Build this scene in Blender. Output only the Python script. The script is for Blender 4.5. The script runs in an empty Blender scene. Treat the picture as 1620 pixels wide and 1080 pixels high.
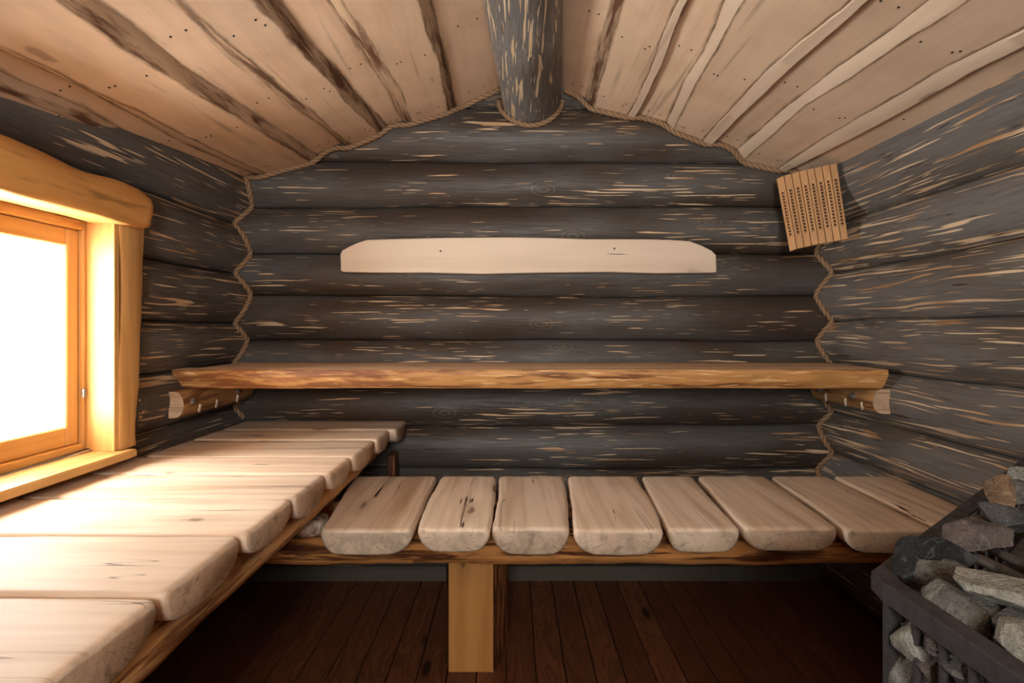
import bpy, math, random
from math import sin, cos, pi, sqrt, asin, atan2
from mathutils import Vector, Matrix

# ------------------------------------------------------------------ camera, daylight, exposure
F = 828.0; CX = 812.0; CY = 520.0; ZE = 1.03          # pixels of focal length, vanishing point, eye height
scene = bpy.context.scene
col = scene.collection
cam_d = bpy.data.cameras.new('camera'); cam = bpy.data.objects.new('camera', cam_d); col.objects.link(cam)
cam.location = (0, 0, ZE); cam.rotation_euler = (pi / 2, 0, 0)
cam_d.sensor_width = 36; cam_d.lens = F / 1620 * 36
cam_d.shift_x = -(CX - 810) / 1620; cam_d.shift_y = -(540 - CY) / 1620
cam_d.clip_start = 0.02
scene.camera = cam
scene.view_settings.view_transform = 'Standard'; scene.view_settings.look = 'None'
scene.view_settings.gamma = 1; scene.view_settings.use_curve_mapping = False
scene.view_settings.exposure = 0.0
w = bpy.data.worlds.new('overcast_sky'); scene.world = w; w.use_nodes = True
bg = w.node_tree.nodes['Background']
bg.inputs['Color'].default_value = (0.99, 0.985, 0.98, 1)
wn = w.node_tree                                          # pale overcast sky above, sunlit snow field below the horizon
_tc = wn.nodes.new('ShaderNodeTexCoord'); _sp = wn.nodes.new('ShaderNodeSeparateXYZ'); _mr = wn.nodes.new('ShaderNodeMapRange')
wn.links.new(_tc.outputs['Generated'], _sp.inputs[0]); wn.links.new(_sp.outputs[2], _mr.inputs['Value'])
_mr.inputs['From Min'].default_value = -0.02; _mr.inputs['From Max'].default_value = 0.02
_mr.inputs['To Min'].default_value = 56.0; _mr.inputs['To Max'].default_value = 40.0
wn.links.new(_mr.outputs[0], bg.inputs['Strength'])
scene.cycles.max_bounces = 10; scene.cycles.diffuse_bounces = 7; scene.cycles.glossy_bounces = 4
scene.cycles.transparent_max_bounces = 8
scene.cycles.caustics_reflective = False; scene.cycles.caustics_refractive = False
scene.cycles.sample_clamp_indirect = 14.0

def portal(name, loc, rot, sx, sy):                      # sampling guides in the two openings; they give off nothing
    l = bpy.data.lights.new(name, 'AREA'); l.shape = 'RECTANGLE'; l.size = sx; l.size_y = sy
    l.cycles.is_portal = True
    o = bpy.data.objects.new(name, l); col.objects.link(o); o.location = loc; o.rotation_euler = rot
    return o
WY0, WY1, WZ0, WZ1 = 0.99, 1.395, 0.715, 1.316           # window opening
portal('window_portal', (-1.20, (WY0 + WY1) / 2, (WZ0 + WZ1) / 2), (0, -pi / 2, 0), WZ1 - WZ0, WY1 - WY0)
DY0 = -1.30                                              # wall behind the camera; its unseen glazed door is added for fill daylight
DRX0, DRX1, DRZ1 = -0.40, 0.30, 1.85
portal('fill_door_portal', ((DRX0 + DRX1) / 2, DY0 - 0.05, 1.41), (pi / 2, 0, 0), DRX1 - DRX0 - 0.14, 0.72)
# no lamps: all light enters from the world through the two openings
RND = random.Random(7)

# ------------------------------------------------------------------ helpers
def wob(t, seed, amp=1.0, freq=1.0):
    return amp * (0.5 * sin(t * 2.1 * freq + seed * 1.7) + 0.3 * sin(t * 5.3 * freq + seed * 3.1) + 0.2 * sin(t * 11.7 * freq + seed * 5.9))

def mesh_obj(name, verts, faces, mats, parent=None, smooth=True, midx=None, attr=None, origin=None, autoangle=None):
    me = bpy.data.meshes.new(name)
    if origin is None:
        xs = [v[0] for v in verts]; ys = [v[1] for v in verts]; zs = [v[2] for v in verts]
        origin = ((min(xs) + max(xs)) / 2, (min(ys) + max(ys)) / 2, (min(zs) + max(zs)) / 2)
    O = Vector(origin)
    me.from_pydata([tuple(Vector(v) - O) for v in verts], [], faces)
    for m in (mats if isinstance(mats, (list, tuple)) else [mats]): me.materials.append(m)
    if midx: me.polygons.foreach_set('material_index', midx)
    if smooth: me.polygons.foreach_set('use_smooth', [True] * len(me.polygons))
    if attr:
        a = me.attributes.new('dirt', 'FLOAT', 'POINT'); a.data.foreach_set('value', attr)
    me.validate(); me.update()
    if smooth and autoangle: me.set_sharp_from_angle(angle=math.radians(autoangle))
    o = bpy.data.objects.new(name, me); col.objects.link(o)
    if parent is not None:
        o.parent = parent; o.location = O - parent.location
    else: o.location = O
    return o

def empty(name, loc):
    o = bpy.data.objects.new(name, None); col.objects.link(o); o.location = loc; o.empty_display_size = 0.1
    return o

def tag(o, label=None, cat=None, group=None, kind=None):
    if label: o['label'] = label
    if cat: o['category'] = cat
    if group: o['group'] = group
    if kind: o['kind'] = kind
    return o

class MB:
    def __init__(s): s.v = []; s.f = []; s.m = []; s.a = []
    def rings(s, rings, closed=True, cap0=True, cap1=True, m=0, mcap=None, attr=None):
        b = len(s.v); n = len(rings[0])
        for r in rings: s.v += [tuple(p) for p in r]
        if attr: s.a += attr
        else: s.a += [0.0] * (len(rings) * n)
        for i in range(len(rings) - 1):
            for j in range(n if closed else n - 1):
                k = (j + 1) % n
                s.f.append((b + i * n + j, b + i * n + k, b + (i + 1) * n + k, b + (i + 1) * n + j)); s.m.append(m)
        mc = m if mcap is None else mcap
        if cap0: s.f.append(tuple(b + j for j in reversed(range(n)))); s.m.append(mc)
        if cap1: s.f.append(tuple(b + (len(rings) - 1) * n + j for j in range(n))); s.m.append(mc)
    def box(s, x0, x1, y0, y1, z0, z1, m=0, bev=0.0):
        b = len(s.v)
        if bev <= 0:
            for z in (z0, z1):
                for (x, y) in ((x0, y0), (x1, y0), (x1, y1), (x0, y1)): s.v.append((x, y, z)); s.a.append(0.0)
            for q in ((3, 2, 1, 0), (4, 5, 6, 7), (0, 1, 5, 4), (1, 2, 6, 5), (2, 3, 7, 6), (3, 0, 4, 7)):
                s.f.append(tuple(b + i for i in q)); s.m.append(m)
        else:
            def ring(z, i):
                e = bev
                return [(x0 + i + e, y0 + i, z), (x1 - i - e, y0 + i, z), (x1 - i, y0 + i + e, z), (x1 - i, y1 - i - e, z),
                        (x1 - i - e, y1 - i, z), (x0 + i + e, y1 - i, z), (x0 + i, y1 - i - e, z), (x0 + i, y0 + i + e, z)]
            s.rings([ring(z0, bev), ring(z0 + bev, 0), ring(z1 - bev, 0), ring(z1, bev)], m=m)
    def cyl(s, c, axis, r, L, n=12, m=0, r2=None):
        c = Vector(c); ax = Vector(axis).normalized()
        t = ax.orthogonal().normalized(); u = ax.cross(t)
        r2 = r if r2 is None else r2
        R = []
        for (d, rr) in ((-L / 2, r), (L / 2, r2)):
            R.append([c + ax * d + (t * cos(2 * pi * k / n) + u * sin(2 * pi * k / n)) * rr for k in range(n)])
        s.rings(R, m=m)
    def beam(s, p, q, wd, ht, m=0, up=(0, 0, 1)):        # rectangular bar from p to q
        p = Vector(p); q = Vector(q); d = (q - p).normalized(); upv = Vector(up)
        sd = d.cross(upv).normalized(); u2 = sd.cross(d)
        R = []
        for c in (p, q):
            R.append([c + sd * (a * wd / 2) + u2 * (b * ht / 2) for a, b in ((-1, -1), (1, -1), (1, 1), (-1, 1))])
        s.rings(R, m=m)
    def build(s, name, mats, parent=None, smooth=False, autoangle=None, origin=None, attr=False):
        return mesh_obj(name, s.v, s.f, mats, parent, smooth or bool(autoangle), s.m, s.a if attr else None, origin, autoangle)

def ray(px, py): return Vector(((px - CX) / F, 1.0, -(py - CY) / F))
def at_y(px, py, y):
    r = ray(px, py) * y; return Vector((r.x, y, ZE + r.z))
def at_z(px, py, z):
    r = ray(px, py); k = (z - ZE) / r.z; return Vector((r.x * k, k, z))
def at_x(px, py, x):
    r = ray(px, py); k = x / r.x; return Vector((x, k, ZE + r.z * k))

def interp(pts, t):
    if t <= pts[0][0]: return pts[0][1]
    for (a, b), (c, d) in zip(pts, pts[1:]):
        if t <= c: return b + (d - b) * (t - a) / max(c - a, 1e-9)
    return pts[-1][1]

# ------------------------------------------------------------------ materials
class NT:
    def __init__(s, name):
        s.mat = bpy.data.materials.new(name); s.mat.use_nodes = True
        s.nt = s.mat.node_tree; s.nt.nodes.clear()
        s.out = s.n('ShaderNodeOutputMaterial'); s.bsdf = s.n('ShaderNodeBsdfPrincipled')
        s.l(s.bsdf.outputs[0], s.out.inputs[0])
        s.tc = s.n('ShaderNodeTexCoord'); s.oi = s.n('ShaderNodeObjectInfo')
    def n(s, t, **kw):
        x = s.nt.nodes.new(t)
        for k, v in kw.items(): setattr(x, k, v)
        return x
    def l(s, a, b): s.nt.links.new(a, b)
    def set(s, inp, v):
        if isinstance(v, bpy.types.NodeSocket): s.l(v, inp)
        else: inp.default_value = v
    def m(s, op, a, b=None, c=None, clamp=False):
        x = s.n('ShaderNodeMath', operation=op); x.use_clamp = clamp
        s.set(x.inputs[0], a)
        if b is not None: s.set(x.inputs[1], b)
        if c is not None: s.set(x.inputs[2], c)
        return x.outputs[0]
    def vm(s, op, a, b=None):
        x = s.n('ShaderNodeVectorMath', operation=op)
        s.set(x.inputs[0], a)
        if b is not None: s.set(x.inputs[1], b)
        return x.outputs[0]
    def sep(s, v):
        x = s.n('ShaderNodeSeparateXYZ'); s.l(v, x.inputs[0]); return x.outputs
    def comb(s, a, b, c):
        x = s.n('ShaderNodeCombineXYZ')
        for i, v in enumerate((a, b, c)): s.set(x.inputs[i], v)
        return x.outputs[0]
    def noise(s, vec, scale, detail=3, rough=0.5, dist=0.0):
        x = s.n('ShaderNodeTexNoise'); s.l(vec, x.inputs['Vector'])
        x.inputs['Scale'].default_value = scale; x.inputs['Detail'].default_value = detail
        x.inputs['Roughness'].default_value = rough; x.inputs['Distortion'].default_value = dist
        return x.outputs['Fac']
    def voro(s, vec, scale, feature='F1'):
        x = s.n('ShaderNodeTexVoronoi', feature=feature); s.l(vec, x.inputs['Vector']); x.inputs['Scale'].default_value = scale
        return x
    def step(s, v, a, b, lo=0.0, hi=1.0):
        x = s.n('ShaderNodeMapRange', interpolation_type='SMOOTHSTEP'); s.set(x.inputs['Value'], v)
        x.inputs['From Min'].default_value = a; x.inputs['From Max'].default_value = b
        x.inputs['To Min'].default_value = lo; x.inputs['To Max'].default_value = hi
        return x.outputs['Result']
    def mix(s, f, a, b, mode='MIX'):
        x = s.n('ShaderNodeMix', data_type='RGBA', blend_type=mode)
        s.set(x.inputs[0], f)
        for i, v in ((6, a), (7, b)):
            if isinstance(v, tuple): x.inputs[i].default_value = (*v[:3], 1)
            else: s.l(v, x.inputs[i])
        return x.outputs[2]
    def attr(s, name):
        x = s.n('ShaderNodeAttribute'); x.attribute_name = name; return x.outputs['Fac']
    def pos(s, axis, off=9.0):                          # local coordinates, slid along the grain by a random amount per piece
        r = s.oi.outputs['Random']
        o = s.m('MULTIPLY', r, off)
        v = {'x': s.comb(o, 0.0, 0.0), 'y': s.comb(0.0, o, 0.0), 'z': s.comb(0.0, 0.0, o)}[axis]
        return s.vm('ADD', s.tc.outputs['Object'], v)
    def stretch(s, p, axis, along, across):
        sc = {'x': (along, across, across), 'y': (across, along, across), 'z': (across, across, along)}[axis]
        return s.vm('MULTIPLY', p, sc)
    def finish(s, color, rough=0.6, bump=None, bstr=0.3, bdist=0.004, spec=0.5, metal=0.0):
        s.set(s.bsdf.inputs['Base Color'], color if not isinstance(color, tuple) else (*color[:3], 1))
        s.set(s.bsdf.inputs['Roughness'], rough)
        s.bsdf.inputs['Specular IOR Level'].default_value = spec
        s.bsdf.inputs['Metallic'].default_value = metal
        if bump is not None:
            b = s.n('ShaderNodeBump'); b.inputs['Strength'].default_value = bstr; b.inputs['Distance'].default_value = bdist
            s.l(bump, b.inputs['Height']); s.l(b.outputs[0], s.bsdf.inputs['Normal'])
        return s.mat

def stained_log(name, axis, warpa=0.035, al=5.0, ac=150, tho=0.0, gray=(0.105, 0.096, 0.090), brown=(0.080, 0.056, 0.039), streak=(0.62, 0.45, 0.29), warm=(0.42, 0.22, 0.10), dens=0.0):
    t = NT(name); p = t.pos(axis)
    warp = t.noise(t.stretch(p, axis, 1.5, 9), 1, 2)
    sep = list(t.sep(p)); wv = t.m('MULTIPLY', t.m('SUBTRACT', warp, 0.5), warpa)
    i = 2 if axis in 'xy' else 0
    sep[i] = t.m('ADD', sep[i], wv); p2 = t.comb(*sep[:3])
    big = t.noise(t.stretch(p, axis, 1.6, 5), 1, 3)
    fine = t.noise(t.stretch(p2, axis, 7, 130), 1, 4, 0.6)
    c = t.mix(t.step(big, 0.38, 0.66), gray, brown)
    c = t.mix(t.step(fine, 0.35, 0.75), c, t.mix(0.30, c, (0.01, 0.008, 0.007)))
    # pale chips where the stain is missing: thin lens shapes along the grain
    mask = t.step(t.noise(t.stretch(p, axis, 2.2, 8), 1, 2), 0.36 - dens, 0.62 - dens)
    s1 = t.noise(t.stretch(p2, axis, al, ac), 1, 1.0, 0.4, 0.15)
    s2 = t.noise(t.vm('ADD', t.stretch(p2, axis, al * 1.9, ac * 1.7), (3.1, 7.7, 1.3)), 1, 1.0, 0.4, 0.15)
    k1 = t.step(t.m('ADD', s1, t.m('MULTIPLY', mask, 0.115)), 0.755 + tho, 0.785 + tho)
    k2 = t.step(t.m('ADD', s2, t.m('MULTIPLY', mask, 0.10)), 0.785 + tho, 0.82 + tho)
    k = t.m('MAXIMUM', k1, k2)
    tint = t.noise(t.stretch(p, axis, 4, 20), 1, 2)
    stc = t.mix(t.step(tint, 0.4, 0.7), streak, warm)
    c = t.mix(k, c, stc)
    red = t.step(t.noise(t.vm('ADD', t.stretch(p2, axis, 9, 150), (9.1, 2.2, 5.5)), 1, 1.5, 0.5), 0.68, 0.74)
    c = t.mix(t.m('MULTIPLY', red, 0.8), c, (0.035, 0.014, 0.008))
    # knots with pale rings
    v = t.voro(t.stretch(p, axis, 2.4, 5.0), 1.0); d = v.outputs['Distance']
    ringk = t.m('MULTIPLY', t.step(d, 0.16, 0.10), t.step(t.m('SINE', t.m('MULTIPLY', t.m('ADD', d, t.m('MULTIPLY', fine, 0.03)), 110.0)), 0.6, 0.9))
    c = t.mix(t.m('MULTIPLY', ringk, 0.12), c, streak)
    h = t.m('SUBTRACT', t.m('ADD', t.m('MULTIPLY', fine, 0.6), t.m('MULTIPLY', big, 0.8)), t.m('MULTIPLY', k, 0.55))
    h = t.m('ADD', h, t.m('MULTIPLY', t.step(d, 0.20, 0.04), 0.9))
    return t.finish(c, t.step(fine, 0.3, 0.8, 0.42, 0.62), h, 0.55, 0.006, spec=0.45)

def pale_wood(name, axis, light, dark, ring=55.0, ringamt=0.5, knots=0.8, rough=0.6, dirt=None, stain=None, cross=False, grey=None, crack=0.0, off=9.0):
    t = NT(name); p = t.pos(axis, off)
    wp = t.noise(t.stretch(p, axis, 1.3, 7), 1, 2)
    wv = t.m('MULTIPLY', t.m('SUBTRACT', wp, 0.5), 0.05)
    sx = list(t.sep(t.tc.outputs['Object']))
    perp = {'x': (1, 2), 'y': (0, 2), 'z': (0, 1)}[axis]
    a = t.m('ADD', sx[perp[0]], wv); b = t.m('ADD', t.m('ADD', sx[perp[1]], 0.012), t.m('MULTIPLY', wv, 0.5))
    r = t.m('SQRT', t.m('ADD', t.m('MULTIPLY', a, a), t.m('MULTIPLY', b, b)))
    rr = t.m('ADD', t.m('MULTIPLY', r, ring * 6.28), t.m('MULTIPLY', t.noise(t.stretch(p, axis, 3, 20), 1, 2), 5.0))
    rg = t.step(t.m('SINE', rr), 0.1, 1.0)
    broad = t.noise(t.stretch(p, axis, 1.1, 14), 1, 3, 0.6)
    fine = t.noise(t.stretch(p, axis, 9, 260), 1, 3, 0.6)
    hsv = t.m('ADD', 0.90, t.m('MULTIPLY', t.oi.outputs['Random'], 0.20))
    f = t.m('ADD', t.m('MULTIPLY', rg, ringamt * 0.45), t.m('MULTIPLY', t.step(broad, 0.42, 0.75), 0.75), clamp=True)
    c = t.mix(f, light, dark)
    c = t.mix(t.m('MULTIPLY', t.step(fine, 0.45, 0.8), 0.30), c, t.mix(0.6, c, dark))
    # darker heart streaks
    hs = t.step(t.noise(t.stretch(p, axis, 0.9, 26), 1, 3, 0.55), 0.60, 0.72)
    c = t.mix(t.m('MULTIPLY', hs, 0.55), c, tuple(x * 0.45 for x in dark))
    # knots and nicks
    kv = t.voro(t.vm('ADD', t.stretch(p, axis, 2.6, 9), (0.0, 0.0, 0.0)), 1.0)
    kd = t.m('ADD', kv.outputs['Distance'], t.m('MULTIPLY', t.m('SUBTRACT', t.noise(t.stretch(p, axis, 30, 60), 1, 2), 0.5), 0.12))
    kn = t.m('MULTIPLY', t.step(kd, 0.115, 0.06), knots)
    c = t.mix(kn, c, (0.10, 0.045, 0.02))
    hal = t.m('MULTIPLY', t.step(kd, 0.35, 0.10), knots * 0.35)
    c = t.mix(hal, c, tuple(x * 0.6 for x in dark))
    bump = t.m('ADD', t.m('MULTIPLY', fine, 0.4), t.m('MULTIPLY', broad, 0.5))
    if crack:
        ck = t.noise(t.stretch(p, axis, 1.2, 34), 1, 1.0, 0.4)
        ckk = t.m('MULTIPLY', t.m('MULTIPLY', t.step(ck, 0.492, 0.498), t.step(ck, 0.506, 0.500)), t.step(t.noise(t.stretch(p, axis, 3, 10), 1, 1), 0.52, 0.60))
        c = t.mix(t.m('MULTIPLY', ckk, crack), c, (0.03, 0.012, 0.006))
        bump = t.m('SUBTRACT', bump, t.m('MULTIPLY', ckk, 1.5))
    if cross:
        cr = t.noise(t.vm('ADD', p, (4.0, 0, 0)), 5, 4, 0.6)
        c = t.mix(t.m('MULTIPLY', t.step(cr, 0.42, 0.72), 0.35), c, t.mix(0.5, c, (0.30, 0.16, 0.07)))
    if stain:
        sn = t.noise(t.stretch(p, axis, 2.5, 30), 1, 4, 0.65)
        c = t.mix(t.m('MULTIPLY', t.step(sn, 0.50 - stain * 0.15 + (0.08 if stain < 0.1 else 0), 0.62 + (0.1 if stain < 0.1 else 0)), min(1.0, 0.5 + stain * 2)), c, (0.11, 0.045, 0.018))
    if dirt:
        at = t.attr('dirt'); dn = t.noise(t.stretch(p, axis, 8, 40), 1, 5, 0.7)
        dd = t.step(t.m('ADD', at, t.m('MULTIPLY', t.m('SUBTRACT', dn, 0.5), 1.1)), 0.35, 0.9)
        c = t.mix(t.m('MULTIPLY', dd, 0.9), c, t.mix(t.step(t.noise(p, 30, 4, 0.7), 0.35, 0.65), dirt, tuple(x * 0.45 for x in dirt)))
        bump = t.m('ADD', bump, t.m('MULTIPLY', t.m('MULTIPLY', dd, dn), 1.2))
    vmul = t.n('ShaderNodeVectorMath', operation='SCALE'); t.l(c, vmul.inputs[0]); t.l(hsv, vmul.inputs['Scale']); c = vmul.outputs[0]
    if grey:
        gn = t.noise(t.vm('ADD', p, (1.0, 5.0, 2.0)), 16, 4, 0.65)
        c = t.mix(t.m('MULTIPLY', t.step(gn, 0.46, 0.66), grey), c, (0.22, 0.19, 0.14))
        ang = t.m('ARCTAN2', b, a)
        rad = t.noise(t.comb(t.m('MULTIPLY', ang, 9.0), t.m('MULTIPLY', r, 6.0), 0.0), 1, 2, 0.5)
        ray_ = t.m('MULTIPLY', t.step(rad, 0.485, 0.50), t.step(rad, 0.52, 0.505))
        c = t.mix(t.m('MULTIPLY', ray_, 0.5), c, (0.14, 0.08, 0.045))
    return t.finish(c, rough, bump, 0.35, 0.003, spec=0.4)

def barked(name, axis, tan=(0.47, 0.24, 0.085), dark=(0.075, 0.026, 0.010), amt=0.5, pale=None, half=0.0):
    t = NT(name); p = t.pos(axis)
    n1 = t.noise(t.stretch(p, axis, 2.6, 34), 1, 4, 0.65, 0.4)
    n2 = t.noise(t.stretch(p, axis, 10, 70), 1, 4, 0.6)
    c = t.mix(t.step(n1, 0.62 - amt * 0.25, 0.70 - amt * 0.2), tan, dark)
    c = t.mix(t.step(n2, 0.4, 0.7), c, t.mix(0.5, c, tuple(x * 0.5 for x in tan)))
    if pale:
        n3 = t.noise(t.stretch(p, axis, 9, 120), 1, 2, 0.4)
        c = t.mix(t.step(n3, 0.60, 0.66), c, pale)
    if half:
        sx = t.sep(t.tc.outputs['Object'])[0]
        lm = t.step(t.m('ADD', sx, t.m('MULTIPLY', t.noise(t.stretch(p, axis, 3, 12), 1, 3), 0.9)), 0.15, 0.45, 1.0, 0.0)
        c = t.mix(t.m('MULTIPLY', t.m('MULTIPLY', lm, t.step(n2, 0.62, 0.42)), half), c, (0.16, 0.05, 0.018))
    h = t.m('SUBTRACT', t.m('MULTIPLY', n2, 0.5), t.m('MULTIPLY', n1, 0.9))
    return t.finish(c, 0.5, h, 0.5, 0.004, spec=0.4)

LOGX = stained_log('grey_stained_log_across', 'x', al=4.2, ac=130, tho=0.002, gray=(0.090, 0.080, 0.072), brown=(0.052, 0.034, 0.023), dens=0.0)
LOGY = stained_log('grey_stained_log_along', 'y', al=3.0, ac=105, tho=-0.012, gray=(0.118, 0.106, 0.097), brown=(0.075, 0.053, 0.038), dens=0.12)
LOGR = stained_log('grey_stained_log_window_lit', 'y', warpa=0.07, al=2.6, ac=100, tho=-0.03, gray=(0.165, 0.150, 0.138), brown=(0.110, 0.086, 0.068), streak=(0.68, 0.50, 0.33), dens=0.16)  # paler copy of the stain: window light on this wall put into its colour
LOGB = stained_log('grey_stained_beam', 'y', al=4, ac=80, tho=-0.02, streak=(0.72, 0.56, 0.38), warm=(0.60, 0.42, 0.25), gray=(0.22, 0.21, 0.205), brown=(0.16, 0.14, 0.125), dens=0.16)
BOARDX = pale_wood('aspen_board_across', 'x', (0.69, 0.53, 0.40), (0.50, 0.33, 0.21), ring=26, ringamt=0.5, crack=0.8)
BOARDY = pale_wood('aspen_board_along', 'y', (0.72, 0.565, 0.43), (0.48, 0.32, 0.205), ring=26, ringamt=0.55, crack=1.0)
ENDX = pale_wood('board_end_grain_side', 'x', (0.62, 0.43, 0.29), (0.44, 0.27, 0.16), ring=70, ringamt=0.5, knots=0, grey=0.35, crack=0)
ENDY = pale_wood('board_end_grain_front', 'y', (0.60, 0.46, 0.34), (0.44, 0.31, 0.22), ring=70, ringamt=0.35, knots=0, grey=0.5, crack=0)
CEIL = pale_wood('linden_ceiling_board', 'y', (0.76, 0.545, 0.38), (0.60, 0.395, 0.25), ring=9, ringamt=0.12, knots=0.5, cross=True, dirt=(0.22, 0.115, 0.055), rough=0.65)
WAND = pale_wood('wane_edge_bark', 'y', (0.50, 0.34, 0.22), (0.34, 0.21, 0.125), ring=20, ringamt=0.3, knots=0.6, stain=0.35, rough=0.8)
WANL = pale_wood('wane_edge_sapwood', 'y', (0.74, 0.56, 0.41), (0.60, 0.42, 0.28), ring=20, ringamt=0.3, knots=0.5, rough=0.65)
PINEX = pale_wood('pine_board_across', 'x', (0.62, 0.35, 0.115), (0.46, 0.23, 0.06), ring=45, ringamt=0.45, knots=0.8, rough=0.45)
PINEY = pale_wood('pine_board_along', 'y', (0.62, 0.35, 0.115), (0.46, 0.23, 0.06), ring=45, ringamt=0.45, knots=0.8, rough=0.45)
PINEZ = pale_wood('pine_board_upright', 'z', (0.64, 0.37, 0.135), (0.46, 0.23, 0.06), ring=45, ringamt=0.4, knots=0.8, rough=0.45)
SLABY = pale_wood('honey_slab_along', 'y', (0.66, 0.33, 0.10), (0.42, 0.17, 0.04), ring=14, ringamt=0.7, knots=0.8, rough=0.55, stain=0.05)
SLABZ = pale_wood('honey_slab_upright', 'z', (0.66, 0.37, 0.13), (0.36, 0.15, 0.04), ring=22, ringamt=0.6, knots=0.9, rough=0.4)
REST = pale_wood('pale_planed_board', 'x', (0.68, 0.54, 0.42), (0.60, 0.46, 0.34), ring=12, ringamt=0.15, knots=0.3, rough=0.6)
SHELF = pale_wood('shelf_board_top', 'x', (0.60, 0.40, 0.26), (0.42, 0.25, 0.14), ring=30, ringamt=0.6, crack=0.6)
BARKX = barked('peeled_slab_edge_across', 'x', tan=(0.55, 0.27, 0.09), dark=(0.17, 0.055, 0.018), amt=0.45, pale=(0.70, 0.42, 0.19), half=0.85)
RAILX = barked('peeled_rail_across', 'x', tan=(0.55, 0.24, 0.075), dark=(0.07, 0.02, 0.007), amt=0.6)
RAILY = barked('peeled_rail_along', 'y', tan=(0.70, 0.38, 0.16), dark=(0.20, 0.07, 0.022), amt=0.35)
RAILZ = barked('peeled_post_edge', 'z', tan=(0.36, 0.13, 0.04), dark=(0.05, 0.014, 0.005), amt=0.9)
POSTZ = pale_wood('sawn_post_face', 'z', (0.54, 0.25, 0.07), (0.38, 0.155, 0.04), ring=30, ringamt=0.5, rough=0.45)
CEDAR = pale_wood('lamp_shade_slat_wood', 'z', (0.50, 0.27, 0.12), (0.40, 0.19, 0.075), ring=60, ringamt=0.4, knots=0, rough=0.5)

def floor_mat():
    t = NT('dark_stained_floor_planks')
    at = t.attr('dirt')                                   # plank number
    p = t.vm('ADD', t.tc.outputs['Object'], t.comb(t.m('MULTIPLY', at, 3.7), t.m('MULTIPLY', at, 5.3), 0.0))
    wv = t.noise(t.stretch(p, 'y', 2.5, 18), 1, 2, 0.5, 0.6)
    g = t.step(t.m('SINE', t.m('MULTIPLY', wv, 70.0)), -0.2, 1.0)
    f = t.noise(t.stretch(p, 'y', 6, 120), 1, 3)
    tone = t.n('ShaderNodeTexWhiteNoise'); tone.noise_dimensions = '1D'; t.l(at, tone.inputs['W'])
    c = t.mix(tone.outputs['Value'], (0.105, 0.034, 0.015), (0.185, 0.064, 0.026))
    c = t.mix(t.m('MULTIPLY', g, 0.55), c, (0.06, 0.018, 0.008))
    c = t.mix(t.m('MULTIPLY', t.step(f, 0.4, 0.7), 0.5), c, (0.08, 0.024, 0.010))
    kd = t.voro(t.stretch(p, 'y', 2.2, 7), 1.0).outputs['Distance']
    c = t.mix(t.step(kd, 0.13, 0.05), c, (0.02, 0.008, 0.004))
    return t.finish(c, 0.45, t.m('ADD', f, t.m('MULTIPLY', g, 0.3)), 0.2, 0.002, spec=0.4)
FLOORM = floor_mat()

def rope_mat():
    t = NT('jute_rope')
    n = t.noise(t.tc.outputs['Object'], 700, 3, 0.6); b = t.noise(t.tc.outputs['Object'], 20, 2)
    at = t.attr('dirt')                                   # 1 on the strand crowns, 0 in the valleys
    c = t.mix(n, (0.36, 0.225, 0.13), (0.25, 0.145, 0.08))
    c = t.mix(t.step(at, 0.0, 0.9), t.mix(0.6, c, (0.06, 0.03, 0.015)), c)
    c = t.mix(t.m('MULTIPLY', b, 0.3), c, (0.2, 0.12, 0.07))
    return t.finish(c, 0.9, n, 0.4, 0.001, spec=0.2)
ROPE = rope_mat()

def stone_mat(name, base, dark, vein=(0.4, 0.38, 0.35), va=0.18):
    t = NT(name); p = t.vm('ADD', t.tc.outputs['Object'], t.comb(t.m('MULTIPLY', t.oi.outputs['Random'], 11.0), 0.0, 0.0))
    n1 = t.noise(p, 22, 5, 0.65); n2 = t.noise(p, 120, 4, 0.7); sp = t.noise(p, 330, 2, 0.6)
    c = t.mix(t.step(n1, 0.38, 0.62), base, dark)
    c = t.mix(t.m('MULTIPLY', t.step(n2, 0.5, 0.7), 0.5), c, t.mix(0.5, c, dark))
    c = t.mix(t.m('MULTIPLY', t.step(sp, 0.60, 0.75), 0.22), c, vein)
    vn = t.noise(p, 14, 3, 0.6, 1.0)
    v = t.m('MULTIPLY', t.m('MULTIPLY', t.step(vn, 0.47, 0.495), t.step(vn, 0.525, 0.50)), va)
    c = t.mix(v, c, vein)
    h = t.m('ADD', t.m('MULTIPLY', n2, 0.7), t.m('ADD', n1, t.m('MULTIPLY', sp, 0.3)))
    return t.finish(c, 0.85, h, 1.0, 0.010, spec=0.3)
ST_GREY = stone_mat('grey_sauna_stone', (0.15, 0.138, 0.122), (0.075, 0.068, 0.060))
ST_DARK = stone_mat('black_sauna_stone', (0.018, 0.018, 0.018), (0.008, 0.008, 0.008), (0.12, 0.125, 0.12), 0.3)
ST_RED = stone_mat('reddish_sauna_stone', (0.11, 0.085, 0.075), (0.055, 0.04, 0.036))
ST_BROWN = stone_mat('rusty_sauna_stone', (0.22, 0.135, 0.075), (0.11, 0.065, 0.040), (0.5, 0.38, 0.25))
ST_LIGHT = stone_mat('pale_sauna_stone', (0.25, 0.235, 0.20), (0.13, 0.12, 0.10), (0.6, 0.58, 0.53))
ST_MID = stone_mat('slate_sauna_stone', (0.07, 0.066, 0.062), (0.032, 0.030, 0.029))

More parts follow.
